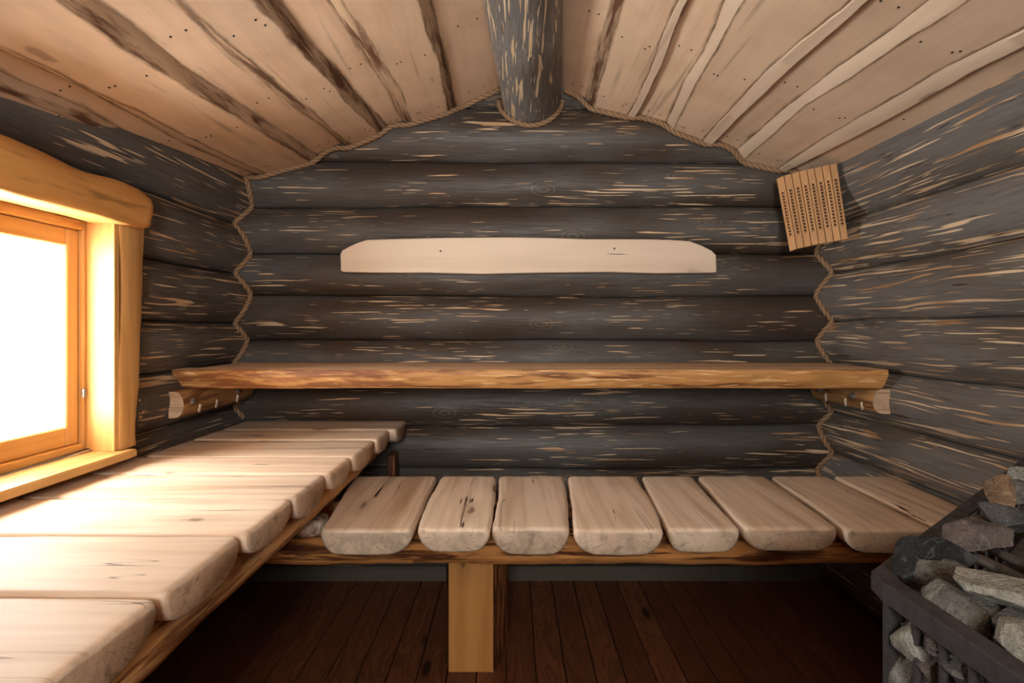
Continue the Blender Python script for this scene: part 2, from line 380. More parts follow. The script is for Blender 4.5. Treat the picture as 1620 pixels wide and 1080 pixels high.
def metal_mat(name, c1, c2, rough=0.5, metal=0.6):
    t = NT(name); p = t.tc.outputs['Object']
    n = t.noise(p, 60, 4, 0.65); n2 = t.noise(p, 400, 2)
    c = t.mix(t.step(n, 0.4, 0.65), c1, c2)
    return t.finish(c, t.step(n, 0.3, 0.7, rough - 0.08, rough + 0.12), t.m('ADD', n2, n), 0.25, 0.001, metal=metal)
IRON = metal_mat('dark_painted_iron', (0.055, 0.052, 0.056), (0.036, 0.030, 0.028), 0.48, 0.5)
IRONLID = metal_mat('rusty_cast_iron', (0.085, 0.070, 0.058), (0.045, 0.036, 0.030), 0.5, 0.5)
STEEL = metal_mat('galvanised_steel', (0.55, 0.56, 0.58), (0.42, 0.42, 0.43), 0.3, 0.9)
def plain(name, c, rough=0.7):
    t = NT(name); n = t.noise(t.tc.outputs['Object'], 40, 4, 0.6)
    return t.finish(t.mix(n, tuple(x * 0.75 for x in c), c), rough, n, 0.3, 0.003)
PLINTH = plain('grey_plinth_render', (0.095, 0.078, 0.056), 0.9)
NAIL = plain('nail_head_black', (0.012, 0.010, 0.010), 0.5)
HOLE = plain('drilled_hole_dark', (0.010, 0.006, 0.004), 0.9)
HEDGE = plain('bare_winter_hedge', (0.05, 0.042, 0.032), 0.9)
SPECKLED = stone_mat('speckled_pale_block', (0.85, 0.72, 0.58), (0.22, 0.13, 0.08), (0.8, 0.7, 0.6), 0.2)
SPRUCE = pale_wood('white_outer_frame', 'z', (0.85, 0.78, 0.62), (0.78, 0.66, 0.45), ring=40, ringamt=0.3, knots=0.4)
def glass():
    t = NT('window_glass'); t.nt.nodes.remove(t.bsdf)
    tr = t.n('ShaderNodeBsdfTransparent'); gl = t.n('ShaderNodeBsdfGlossy'); gl.inputs['Roughness'].default_value = 0.01
    tr.inputs[0].default_value = (0.97, 0.98, 0.97, 1)
    fr = t.n('ShaderNodeFresnel'); mx = t.n('ShaderNodeMixShader')
    geo = t.n('ShaderNodeNewGeometry'); t.l(t.m('MULTIPLY', fr.outputs[0], t.m('SUBTRACT', 1.0, geo.outputs['Backfacing'])), mx.inputs[0]); t.l(tr.outputs[0], mx.inputs[1]); t.l(gl.outputs[0], mx.inputs[2]); t.l(mx.outputs[0], t.out.inputs[0])
    return t.mat
GLASS = glass()

# ------------------------------------------------------------------ room shell
D = 2.15; XL = -1.131; XR = 1.293; BUL = 0.048
def zb(py): return ZE - (py - 520) / 385.0
GB = [2.16, 1.934, zb(258), zb(328), zb(402), zb(468), zb(538), zb(605), zb(672), zb(740), zb(808), 0.15, 0.055]
GB = GB[::-1]
GL = [0.0, 0.18, 0.36, 0.54, 0.713, 0.89, 1.055, 1.251, 1.449, 1.70]
GR = [0.0, 0.18, 0.36, 0.535, 0.70, 0.878, 1.06, 1.258, 1.449, 1.76]
def groove(table, i, s, seed):
    return table[i] + (wob(s, seed * 10 + i, 0.006) if 0 < i < len(table) - 1 else 0)
def bulge(table, seed, s, z):                            # how far the logs stand out at (s along, z)
    for i in range(len(table) - 1):
        a = groove(table, i, s, seed); b = groove(table, i + 1, s, seed)
        if a <= z <= b:
            h = (b - a) / 2; u = (z - (a + b) / 2)
            bb = BUL * (h / 0.09)
            R = (h * h + bb * bb) / (2 * bb)
            return sqrt(max(R * R - u * u, 0)) - (R - bb) + wob(s, seed * 20 + i * 3, 0.003) * (1 - (u / h) ** 2)
    return 0.0
def back_y(x, z): return D - bulge(GB, 1, x, z)
def left_x(y, z): return XL + bulge(GL, 2, y, z)
def right_x(y, z): return XR - bulge(GR, 3, y, z)

def log_strip(name, table, seed, i, s0, s1, mapf, mat, parent, clamp=None, flat=None, depth=0.13):
    n = max(2, int((s1 - s0) / (0.016 if flat else 0.035))); K = 14; R = []
    for a in range(n + 1):
        s = s0 + (s1 - s0) * a / n
        g0 = groove(table, i, s, seed); g1 = groove(table, i + 1, s, seed)
        lo, hi = (g0, g1)
        if clamp: lo, hi = clamp(s, lo, hi)
        ring = []
        for k in range(K + 1):
            u = -cos(pi * k / K) if True else 0
            z = (g0 + g1) / 2 + u * (g1 - g0) / 2
            z = min(max(z, lo), hi)
            bb = bulge(table, seed, s, min(max(z, g0 + 1e-5), g1 - 1e-5))
            if k in (0, K): bb = -0.014
            if flat: bb = flat(s, z, bb)
            ring.append(mapf(s, bb, z))
        ring.append(mapf(s, -depth, hi)); ring.append(mapf(s, -depth, lo))
        R.append(ring)
    mb = MB(); mb.rings(R)
    return mb.build(name, mat, parent, autoangle=50)

def shell(name, loc): return tag(empty(name, loc), kind='structure')
wall_back = shell('wall_back', (0, D, 0))
for i in range(len(GB) - 1):
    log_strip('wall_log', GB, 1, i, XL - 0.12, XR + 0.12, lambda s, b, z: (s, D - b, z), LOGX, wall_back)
wall_left = shell('wall_left', (XL, 0.5, 0))
def yend(y): return y
for i in range(len(GL) - 1):
    mp = lambda s, b, z: (XL + b, s, z)
    lo, hi = GL[i], GL[i + 1]
    yA, yB = DY0, D + 0.05
    def near_flat(s, z, b):                              # hewn flat where the casing sits
        if 0.85 < s < 1.53: return min(b, 0.012)
        if 1.53 <= s < 1.60:
            return min(b, 0.012 + 0.05 * sqrt(max(0, 1 - ((1.60 - s) / 0.07) ** 2)))
        return b
    if hi < WZ0 + 0.005 or lo > WZ1:
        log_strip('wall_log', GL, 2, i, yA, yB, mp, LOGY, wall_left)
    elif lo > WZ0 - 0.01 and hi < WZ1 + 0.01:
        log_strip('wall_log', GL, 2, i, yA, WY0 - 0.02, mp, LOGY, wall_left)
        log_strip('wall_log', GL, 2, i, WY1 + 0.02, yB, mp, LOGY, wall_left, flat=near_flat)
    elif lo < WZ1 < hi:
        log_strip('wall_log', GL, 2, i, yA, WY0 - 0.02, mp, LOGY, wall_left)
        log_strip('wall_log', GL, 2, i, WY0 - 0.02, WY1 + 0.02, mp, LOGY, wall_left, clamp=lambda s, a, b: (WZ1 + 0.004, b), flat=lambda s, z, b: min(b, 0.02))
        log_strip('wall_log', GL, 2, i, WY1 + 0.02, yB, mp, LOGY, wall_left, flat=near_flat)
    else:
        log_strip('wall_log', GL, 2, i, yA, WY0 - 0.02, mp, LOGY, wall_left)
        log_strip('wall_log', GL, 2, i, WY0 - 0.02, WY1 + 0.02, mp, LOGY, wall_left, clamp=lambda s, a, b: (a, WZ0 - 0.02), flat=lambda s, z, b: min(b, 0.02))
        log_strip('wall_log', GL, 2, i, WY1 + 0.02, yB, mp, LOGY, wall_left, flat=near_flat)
wall_right = shell('wall_right', (XR, 0.5, 0))
for i in range(len(GR) - 1):
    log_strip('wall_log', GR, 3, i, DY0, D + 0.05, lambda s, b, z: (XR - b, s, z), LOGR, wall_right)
# wall behind the camera, with a glazed door added to let fill light in
wf = MB()
wf.box(XL - 0.12, DRX0, DY0 - 0.12, DY0, 0, 2.3); wf.box(DRX1, XR + 0.12, DY0 - 0.12, DY0, 0, 2.3)
wf.box(DRX0, DRX1, DY0 - 0.12, DY0, DRZ1, 2.3)
tag(wf.build('wall_front', PINEX), kind='structure')
dr = tag(empty('fill_door_1', (DRX0, DY0 - 0.06, 0)), kind='structure')
m = MB()
for (a, b, c, d) in ((DRX0, DRX0 + 0.07, 0, DRZ1), (DRX1 - 0.07, DRX1, 0, DRZ1), (DRX0 + 0.07, DRX1 - 0.07, 0, 1.05), (DRX0 + 0.07, DRX1 - 0.07, DRZ1 - 0.08, DRZ1)):
    m.box(a, b, DY0 - 0.09, DY0 - 0.04, c, d)
m.build('fill_door_frame', PINEZ, dr)
m = MB(); m.box(DRX0 + 0.07, DRX1 - 0.07, DY0 - 0.07, DY0 - 0.065, 1.05, DRZ1 - 0.08); m.build('fill_door_pane', GLASS, dr)
m = MB(); m.cyl((DRX1 - 0.10, DY0 - 0.0, 1.0), (0, 0, 1), 0.012, 0.25); m.box(DRX1 - 0.11, DRX1 - 0.09, DY0 - 0.06, DY0, 0.90, 0.92); m.box(DRX1 - 0.11, DRX1 - 0.09, DY0 - 0.06, DY0, 1.08, 1.10)
m.build('fill_door_handle', PINEZ, dr)

# floor of narrow planks
fb = MB(); x = -1.26; k = 0
while x < 1.42:
    wd = 0.0885
    b0 = len(fb.v); fb.box(x + 0.0018, x + wd - 0.0018, DY0 - 0.1, D + 0.04, -0.022, 0.0, bev=0.0012)
    for q in range(b0, len(fb.v)): fb.a[q] = float(k)
    x += wd; k += 1
b0 = len(fb.v); fb.box(-1.30, 1.45, DY0 - 0.1, D + 0.20, -0.06, -0.022)
tag(fb.build('floor', FLOORM, attr=True), kind='structure')
pl = MB(); R = []
for i in range(60):
    x = XL - 0.05 + (XR - XL + 0.1) * i / 59; e = wob(x, 4, 0.003)
    R.append([(x, D + 0.16, 0.0), (x, D - 0.012 + e, 0.0), (x, D - 0.010 + e, 0.048 + e), (x, D, 0.056 + e), (x, D + 0.16, 0.056 + e)])
pl.rings(R); pl.box(XL - 0.1, XR + 0.1, D + 0.045, D + 0.16, -0.022, 0.0); tag(pl.build('baseboard_back', PLINTH, smooth=False), kind='structure')

# ------------------------------------------------------------------ ceiling
RX, HR, SL = 0.07, 1.01, 0.347
def slope_l(y): return SL + 0.089 * min(1.15, max(0.0, 2.12 - y))
def ceil_z(x, y=2.12): return ZE + HR - (SL if x > RX else slope_l(y)) * abs(x - RX)
def on_ceil(px, py, side):                               # a photo point on the sloping ceiling -> (y, x)
    r = ray(px, py)
    s = 1 if side == 'R' else -1; k = 1.5
    for _ in range(12):
        q = SL if s > 0 else slope_l(k)
        k = (HR + q * s * RX) / (r.z + q * s * r.x)
    return k, r.x * k
ceiling = shell('ceiling', (RX, 0.5, ZE + HR))
def px_line(pts, side):
    q = sorted(on_ceil(a, b, side) for a, b in pts)
    return q
def edge_at(q, y, seed, amp=0.0022):
    x = interp(q, y)
    if y > q[-1][0] and len(q) > 1:
        x = q[-1][1]
    return x + wob(y * 9, seed, amp)
CB = [  # side, outer left, face left, face right, outer right, left wane, right wane (outer toward -x .. outer toward +x)
 ('L', None, None, [(0, 125), (130, 180), (240, 236), (368, 291)], [(0, 112), (45, 135), (130, 168), (220, 222), (290, 255), (377, 287)], 'd', 'd'),
 ('L', [(0, 76), (130, 134), (277, 217), (407, 277)], [(0, 56), (60, 84), (140, 126), (217, 163), (333, 225), (431, 272)], [(123, 3), (200, 60), (283, 117), (367, 167), (493, 248)], [(157, 0), (233, 57), (300, 113), (400, 177), (502, 246)], 'l', 'd'),
 ('L', [(280, 0), (320, 43), (383, 97), (450, 157), (517, 203), (540, 224)], [(303, 0), (367, 60), (427, 110), (500, 173), (553, 222)], [(417, 0), (451, 37), (485, 77), (522, 114), (548, 150), (582, 182), (606, 207)], [(443, 0), (468, 40), (485, 65), (514, 91), (542, 119), (570, 156), (616, 203)], 'g', 'd'),
 ('L', [(522, 0), (553, 48), (587, 99), (616, 145), (638, 193)], [(548, 0), (570, 31), (596, 71), (621, 114), (636, 139), (651, 189)], [(668, 0), (678, 37), (695, 85), (704, 136), (710, 174)], [(681, 0), (695, 57), (707, 99), (721, 172)], 'g', 'd'),
 ('R', [(968, 0), (950, 60), (928, 158)], [(982, 0), (962, 70), (938, 160)], [(1067, 0), (1051, 38), (1029, 100), (1007, 151), (990, 180)], [(1080, 0), (1067, 33), (1047, 89), (1027, 133), (1001, 184)], 'g', 'l'),
 ('R', [(1147, 0), (1132, 42), (1111, 84), (1084, 126), (1054, 196)], [(1168, 0), (1149, 34), (1126, 77), (1096, 130), (1062, 201)], [(1333, 0), (1268, 50), (1214, 99), (1165, 153), (1107, 219)], [(1356, 0), (1279, 69), (1230, 115), (1172, 172), (1121, 225)], 'l', 'l'),
 ('R', [(1471, 0), (1406, 50), (1325, 107), (1249, 165), (1165, 238)], [(1509, 0), (1440, 42), (1344, 111), (1276, 153), (1175, 245)], [(1620, 29), (1498, 92), (1383, 161), (1306, 207), (1226, 262)], [(1620, 57), (1536, 99), (1421, 168), (1306, 230), (1234, 266)], 'l', 'l'),
 ('R', [(1620, 134), (1536, 180), (1459, 219), (1383, 256), (1340, 277)], [(1620, 153), (1536, 196), (1459, 234), (1383, 270), (1345, 288)], None, None, 'l', 'd'),
]
TB = 0.022
edges = {'L': [], 'R': []}
YN, YF = DY0 - 0.02, D + 0.06
NS = 110
def ystations():
    out = []; y = YN
    while y < 0.9: out.append(y); y += 0.08
    while y < YF: out.append(y); y += 0.018
    out.append(YF); return out
YS = ystations()
def nails(mb, xs, y, dz):
    for x in xs:
        n = Vector((SL if x < RX else -SL, 0, -1)).normalized() * 1.0
        c = Vector((x, y, ceil_z(x, y) - dz)) + n * 0.0006
        mb.cyl(c, n, 0.0028, 0.0012, 8, m=3)
for bi, (side, oL, fL, fR, oR, wl, wr) in enumerate(CB):
    qs = [px_line(q, side) if q else None for q in (oL, fL, fR, oR)]
    R = []; A = []
    for y in YS:
        xs = []
        for j, q in enumerate(qs):
            if q is None: xs.append((XL - 0.10 + 0.01 * j) if side == 'L' else (XR + 0.07 + 0.01 * j))
            else: xs.append(edge_at(q, y, bi * 7 + j, 0.0016 if side == 'R' else 0.0028))
        oa, fa, fb_, ob = xs
        fa = max(fa, oa + 0.004); fb_ = min(fb_, ob - 0.004)
        row = []; att = []
        row.append((oa, y, ceil_z(oa, y) - 0.0005)); att.append(0.7)
        for t_ in (0.45, 0.85):
            xx = oa + (fa - oa) * t_; row.append((xx, y, ceil_z(xx, y) - TB * t_ ** 0.7 + wob(y * 30, bi + t_, 0.0012))); att.append(0.7)
        fd = [0.0, 0.03, 0.08, 0.2, 0.35, 0.5, 0.65, 0.8, 0.92, 0.97, 1.0]
        for t_ in fd:
            xx = fa + (fb_ - fa) * t_; row.append((xx, y, ceil_z(xx, y) - TB + wob(y * 5 + t_ * 2, bi, 0.0008)))
            dl = min(xx - fa if oL else 9, fb_ - xx if oR else 9); att.append(max(0.0, 0.85 - dl / 0.020))
        for t_ in ((0.93, 0.05) if wr == 'l' else (0.85, 0.45)):
            if wr == 'l':
                xx = ob + (fb_ - ob) * t_; row.append((xx, y, ceil_z(xx, y) - TB - 0.0035)); att.append(0.0); continue
            xx = ob + (fb_ - ob) * t_; row.append((xx, y, ceil_z(xx, y) - TB * t_ ** 0.7 + wob(y * 30, bi + 9 + t_, 0.0012))); att.append(0.7)
        row.append((ob, y, ceil_z(ob, y) - 0.0005)); att.append(0.7)
        row.append((ob, y, ceil_z(ob, y) + 0.02)); row.append((oa, y, ceil_z(oa, y) + 0.02)); att += [0, 0]
        R.append(row); A += att
    mb = MB(); mb.rings(R, attr=A)
    n = len(R[0]); nl = 3; nf = 10
    for i in range(len(R) - 1):
        for j in range(n):
            k = i * n + j
            if j < 3: mb.m[k] = 1 if wl in 'dg' else 2
            elif j < 13: mb.m[k] = 0
            elif j < 16: mb.m[k] = 1 if wr in 'dg' or j == 15 else 2
    for yy in (2.02, 1.62, 1.22):
        xa = edge_at(qs[1], yy, 0, 0) if qs[1] else XL + 0.03
        xb = edge_at(qs[2], yy, 0, 0) if qs[2] else XR - 0.03
        for t_ in ((0.22, 0.30, 0.78) if (bi + int(yy * 10)) % 2 else (0.2, 0.74, 0.81)):
            nails(mb, [xa + (xb - xa) * t_], yy + wob(bi + t_ * 9, 3, 0.03), TB + 0.0002)
    mb.build('ceiling_board', [CEIL, WAND, WANL, NAIL], ceiling, smooth=True, autoangle=40, attr=True)
    edges[side].append((qs[0], qs[3]))
# the boards above, seen between the lower ones
def under_board(lq, rq, side, sd):
    R = []; A = []
    for y in YS:
        a = (edge_at(lq, y, 3, 0) - 0.02) if lq else RX - 0.0
        b = (edge_at(rq, y, 3, 0) + 0.02) if rq else RX + 0.0
        row = []
        for t_ in (0, 0.06, 0.12, 0.2, 0.35, 0.5, 0.65, 0.8, 0.88, 0.94, 1):
            xx = a + (b - a) * t_; row.append((xx, y, ceil_z(xx, y)))
            dl = min(xx - a - 0.02 if lq else 9, b - 0.02 - xx if rq else 9); A.append(max(0.0, 0.85 - max(dl, 0) / 0.022))
        row += [(b, y, ceil_z(b, y) + 0.02), (a, y, ceil_z(a, y) + 0.02)]; A += [0, 0]
        R.append(row)
    mb = MB(); mb.rings(R, attr=A)
    for yy in (2.04, 1.58, 1.18):
        a = (edge_at(lq, yy, 3, 0)) if lq else RX + 0.13
        b = (edge_at(rq, yy, 3, 0)) if rq else RX - 0.13
        nails(mb, [a + (b - a) * 0.35, a + (b - a) * 0.7], yy + wob(yy + sd, 2, 0.02), 0.0003)
    mb.build('ceiling_board', [CEIL, WAND, WANL, NAIL], ceiling, smooth=True, autoangle=40, attr=True)
EL = edges['L']; ER = edges['R']
under_board(EL[0][1], EL[1][0], 'L', 1); under_board(EL[1][1], EL[2][0], 'L', 2); under_board(EL[2][1], EL[3][0], 'L', 3); under_board(EL[3][1], None, 'L', 4)
under_board(None, ER[0][0], 'R', 5); under_board(ER[0][1], ER[1][0], 'R', 6); under_board(ER[1][1], ER[2][0], 'R', 7); under_board(ER[2][1], ER[3][0], 'R', 8)
rc = MB()                                                # roof deck that keeps the daylight out above the boards
for (xa, xb) in ((XL - 0.16, RX), (RX + 1e-5, XR + 0.16)):
    R = []
    for y in [YN - 0.15] + YS[::4] + [YF + 0.15]:
        R.append([(xa, y, ceil_z(xa, y) + 0.021), (xb, y, ceil_z(xb, y) + 0.021), (xb, y, ceil_z(xb, y) + 0.06), (xa, y, ceil_z(xa, y) + 0.06)])
    rc.rings(R)
R = []
for y in [YN - 0.15] + YS[::4] + [YF + 0.15]:
    zr_ = ceil_z(RX, y); R.append([(RX - 0.12, y, zr_ - 0.01 + 0.021), (RX + 0.12, y, zr_ - 0.01 + 0.021), (RX + 0.12, y, zr_ + 0.09), (RX - 0.12, y, zr_ + 0.09)])
rc.rings(R)
rc.build('roof_deck', PLINTH, ceiling)

# ridge beam: a whole stained log
def beam_c(y): return (0.078 - 0.07 * (2.2 - y), ZE + 0.94)
def beam_r(y): return 0.122 - 0.012 * (2.2 - y)
R = []; y = YN; N = 40
while y <= D + 0.05:
    cx, cz = beam_c(y); r0 = beam_r(y); ring = []
    for k in range(N):
        a = 2 * pi * k / N
        rr = r0 + wob(a * 1.0, 2, 0.0025) * 0 + 0.0022 * sin(3 * a + y * 4) + 0.0015 * sin(5 * a - y * 9) + 0.0012 * sin(y * 17 + a)
        # healed knot
        da = (a - (-pi / 2 + 0.12) + pi) % (2 * pi) - pi; q = (da / 0.22) ** 2 + ((y - 1.62) / 0.09) ** 2
        if q < 1: rr += 0.008 * (1 - q) ** 0.6
        ring.append((cx + rr * cos(a), y, cz + rr * sin(a)))
    R.append(ring); y += 0.02
mb = MB(); mb.rings(R)
beam = mb.build('ridge_beam', LOGB, autoangle=60)
tag(beam, 'round grey-stained log beam running along the ridge of the board ceiling', 'beam')

# ------------------------------------------------------------------ ropes
def catmull(P, seg=8):
    P = [Vector(p) for p in P]; out = []
    Q = [P[0] * 2 - P[1]] + P + [P[-1] * 2 - P[-2]]
    for i in range(1, len(Q) - 2):
        for k in range(seg):
            t = k / seg
            a, b, c, d = Q[i - 1], Q[i], Q[i + 1], Q[i + 2]
            out.append(0.5 * ((2 * b) + (c - a) * t + (2 * a - 5 * b + 4 * c - d) * t * t + (3 * b - a - 3 * c + d) * t ** 3))
    out.append(P[-1]); return out
def rope(path, r, lay=0.026, name='rope'):
    # resample by arc length, then carry a three-lobed section that turns along the rope
    L = [0.0]
    for a, b in zip(path, path[1:]): L.append(L[-1] + (b - a).length)
    n = int(L[-1] / 0.0035); pts = []; j = 0
    for i in range(n + 1):
        s = L[-1] * i / n
        while j < len(L) - 2 and L[j + 1] < s: j += 1
        pts.append(path[j].lerp(path[j + 1], (s - L[j]) / max(L[j + 1] - L[j], 1e-9)))
    T = [(pts[min(i + 2, n)] - pts[max(i - 2, 0)]).normalized() for i in range(n + 1)]
    u = T[0].orthogonal().normalized(); R = []; A = []; K = 18
    for i in range(n + 1):
        u = (u - T[i] * u.dot(T[i])).normalized(); v = T[i].cross(u)
        ph = 2 * pi * (L[-1] * i / n) / (lay * 3) * 1.0
        ring = []
        for k in range(K):
            a = 2 * pi * k / K; lob = abs(cos(1.5 * (a - ph)))
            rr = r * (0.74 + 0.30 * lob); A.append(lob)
            ring.append(pts[i] + (u * cos(a) + v * sin(a)) * rr)
        R.append(ring)
    mb = MB(); mb.rings(R, attr=A)
    return mb.build(name, ROPE, smooth=True, attr=True)
RR = 0.0105
# corner cords: resting where the two log walls meet
def corner(side, z0, z1):
    P = []; n = int((z1 - z0) / 0.006)
    for i in range(n + 1):
        z = z0 + (z1 - z0) * i / n
        if side == 'L':
            y = back_y(-1.1, z) ; x = left_x(y, z); P.append(Vector((x + 0.007, y - 0.007, z)))
        else:
            y = back_y(1.27, z); x = right_x(y, z); P.append(Vector((x - 0.007, y - 0.007, z)))
    for _ in range(6):
        P = [P[0]] + [(P[i - 1] + P[i] * 2 + P[i + 1]) / 4 for i in range(1, len(P) - 1)] + [P[-1]]
    return P
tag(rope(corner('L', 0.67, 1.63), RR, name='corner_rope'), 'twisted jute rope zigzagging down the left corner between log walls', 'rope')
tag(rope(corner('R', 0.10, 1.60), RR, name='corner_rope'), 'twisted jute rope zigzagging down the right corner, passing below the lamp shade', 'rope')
def lower_edge(x):
    """height of the ceiling underside at the back wall, lower where a lower board is"""
    dz = 0.0
    for sd in ('L', 'R'):
        for (a, b) in edges[sd]:
            xa = interp(a, D) if a else -9; xb = interp(b, D) if b else 9
            if sd == 'L' and not b: continue
            if (sd == 'L') == (x < RX) and xa < x < xb: dz = TB
    return ceil_z(x) - dz
def ceil_rope(x0, x1):
    P = []; n = int(abs(x1 - x0) / 0.012)
    Z = []
    for i in range(n + 1):
        x = x0 + (x1 - x0) * i / n; Z.append(lower_edge(x))
    for _ in range(2): Z = [Z[0]] + [(Z[i - 1] + Z[i] * 2 + Z[i + 1]) / 4 for i in range(1, n)] + [Z[-1]]
    for i in range(n + 1):
        x = x0 + (x1 - x0) * i / n; z = Z[i] - 0.010; P.append(Vector((x, back_y(x, z) - 0.009, z)))
    for _ in range(4): P = [P[0]] + [(P[i - 1] + P[i] * 2 + P[i + 1]) / 4 for i in range(1, n)] + [P[-1]]
    return P
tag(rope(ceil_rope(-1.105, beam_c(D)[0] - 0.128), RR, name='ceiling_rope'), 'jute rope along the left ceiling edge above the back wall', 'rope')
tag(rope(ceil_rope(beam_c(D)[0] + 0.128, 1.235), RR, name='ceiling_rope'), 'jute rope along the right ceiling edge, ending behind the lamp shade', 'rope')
P = []
for i in range(90):
    a = pi + 0.12 + (pi - 0.24) * i / 89; cx, cz = beam_c(2.09); r = beam_r(2.09) + 0.010
    x = cx + r * cos(a); z = cz + r * sin(a); P.append(Vector((x, back_y(x, z) - 0.010, z)))
for _ in range(10): P = [P[0]] + [(P[i - 1] + P[i] * 2 + P[i + 1]) / 4 for i in range(1, len(P) - 1)] + [P[-1]]
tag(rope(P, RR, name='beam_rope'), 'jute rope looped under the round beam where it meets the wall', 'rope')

# ------------------------------------------------------------------ window
win = tag(empty('window_1', (XL, (WY0 + WY1) / 2, WZ0)), kind='structure')
XS0, XS1 = -1.195, -1.150                                # sash, outer and room faces
fy0, fy1 = WY0 + 0.002, WY1 + 0.012
m = MB()                                                 # fixed frame around the sash
FXa, FXb = -1.205, -1.138
for q in ((fy0, fy0 + 0.022, WZ0 - 0.01, WZ1), (fy1 - 0.022, fy1, WZ0 - 0.01, WZ1)): m.box(FXa, FXb, q[0], q[1], q[2], q[3], bev=0.002)
m.build('window_frame', PINEZ, win)
m = MB(); m.box(FXa, FXb, fy0 + 0.022, fy1 - 0.022, WZ0 - 0.01, WZ0 + 0.012, bev=0.002); m.box(FXa, FXb, fy0 + 0.022, fy1 - 0.022, WZ1 - 0.026, WZ1, bev=0.002)
m.build('window_frame', PINEY, win)
sy0, sy1, sz0, sz1 = fy0 + 0.022, fy1 - 0.022, WZ0 + 0.012, WZ1 - 0.026
gy1 = 1.347; gy0 = sy0 + 0.045; gz0 = 0.777; gz1 = 1.244
sash = MB()
sash.box(XS0, XS1, sy0, gy0, sz0, sz1, bev=0.003); sash.box(XS0, XS1, gy1, sy1, sz0, sz1, bev=0.003)
so = sash.build('window_sash', PINEZ, win)
sash = MB(); sash.box(XS0, XS1 - 0.001, gy0, gy1, sz0, gz0, bev=0.003); sash.box(XS0, XS1 - 0.001, gy0, gy1, gz1, sz1, bev=0.003)
sash.build('window_sash', PINEY, win)
m = MB(); m.box(-1.180, -1.176, gy0 - 0.005, gy1 + 0.005, gz0 - 0.005, gz1 + 0.005); m.build('window_pane', GLASS, win)
m = MB(); m.cyl((XS1 + 0.010, fy1 - 0.018, 0.86), (0, 0, 1), 0.006, 0.022); m.build('hinge', STEEL, win)
# outer frame of the double window
m = MB()
OX0, OX1 = -1.30, -1.215
for q in ((WY0 - 0.01, WY0 + 0.05), (WY1 - 0.012, WY1 + 0.03)): m.box(OX0, OX1, q[0], q[1], WZ0 - 0.03, WZ1 + 0.02, bev=0.003)
m.box(OX0, OX1, WY0 + 0.05, WY1 - 0.012, WZ0 - 0.03, WZ0 + 0.015, bev=0.003); m.box(OX0, OX1, WY0 + 0.05, WY1 - 0.012, WZ1 - 0.02, WZ1 + 0.02, bev=0.003)
m.build('outer_window_frame', SPRUCE, win)
# lining boards between frame and room face
XC = -1.075
m = MB(); m.box(FXb, XC + 0.012, WY1, WY1 + 0.018, WZ0 - 0.012, WZ1 + 0.0, bev=0.0015); m.box(FXb, XC + 0.012, WY0 - 0.018, WY0, WZ0 - 0.012, WZ1, bev=0.0015)
m.build('window_jamb', PINEZ, win)
m = MB(); m.box(FXb, XC + 0.012, WY0 - 0.018, WY1 + 0.018, WZ1, WZ1 + 0.018, bev=0.0015); m.build('window_head', PINEY, win)
# sill
sill = MB(); R = []
for y in (WY0 - 0.10, WY0 - 0.095, 1.432, 1.437):
    e = 0.004 if y in (WY0 - 0.10, 1.437) else 0.0
    R.append([(-1.15, y, 0.680), (-1.035 - e, y, 0.680), (-1.030 - e, y, 0.684), (-1.030 - e, y, 0.697 - e), (-1.034 - e, y, 0.702 - e), (-1.15, y, 0.706)])
sill.rings(R); sill.build('window_sill', PINEY, win, smooth=False)
# live-edge upright casing
def casing(ya_f, yb_f, z0, z1, x0, x1, name, mat):
    R = []; n = 30
    for i in range(n + 1):
        z = z0 + (z1 - z0) * i / n; a, b = ya_f(z), yb_f(z)
        R.append([(x0, a, z), (x0, b + 0.004, z), (x0 + (x1 - x0) * 0.35, b + 0.006, z), (x0 + (x1 - x0) * 0.75, b + 0.002, z), (x1 - 0.003, b - 0.003, z), (x1, b - 0.009, z),
                  (x1 + 0.001, (a + b) / 2, z), (x1, a + 0.004, z), (x1 - 0.003, a + 0.0005, z), (x0 + 0.004, a, z)])
    mb = MB(); mb.rings(R); return mb.build(name, mat, win, autoangle=45)
casing(lambda z: 1.402 + interp([(0.70, 0.022), (0.9, 0.020), (1.0, 0.028), (1.1, 0.036), (1.2, 0.034), (1.316, 0.020)], z) * 0.9 - 0.012, lambda z: interp([(0.70, 1.478), (0.76, 1.472), (0.9, 1.488), (1.1, 1.496), (1.316, 1.508)], z) + wob(z * 12, 3, 0.003), 0.704, 1.318, -1.112, -1.058, 'window_casing', SLABZ)
casing(lambda z: WY0 - 0.10 + wob(z * 6, 1, 0.008), lambda z: WY0 - 0.007 + wob(z * 5, 4, 0.008), 0.704, 1.318, -1.112, -1.058, 'window_casing', SLABZ)
# lintel slab
R = []; y0, y1 = 0.84, 1.510; n = 50
for i in range(n + 1):
    y = y0 + (y1 - y0) * i / n
    top = 1.432 + wob(y * 3, 5, 0.006) + interp([(0, 0.0), (1.1, 0.004), (1.25, -0.004), (1.3, -0.006), (1.40, 0.004), (1.46, 0.0), (1.495, -0.012), (1.51, -0.030)], y)
    bot = 1.312 + interp([(0, 0.0), (1.3, 0.0), (1.42, -0.002), (1.49, 0.002), (1.51, 0.014)], y) + wob(y * 4, 8, 0.002)
    if i == 0: top -= 0.03; bot += 0.01
    h = top - bot; xb = -1.118; th = 0.088 if 0 < i < n else 0.076
    prof = [(0, 0.0), (0.70, 0.0), (0.84, 0.01), (0.90, 0.04), (0.96, 0.22), (1.0, 0.45), (0.99, 0.65), (0.93, 0.82), (0.80, 0.92), (0.6, 0.97), (0.2, 1.0), (0, 1.0)]
    R.append([(xb + th * a + 0.002 * sin(y * 15 + b * 6), y, bot + h * b) for a, b in prof])
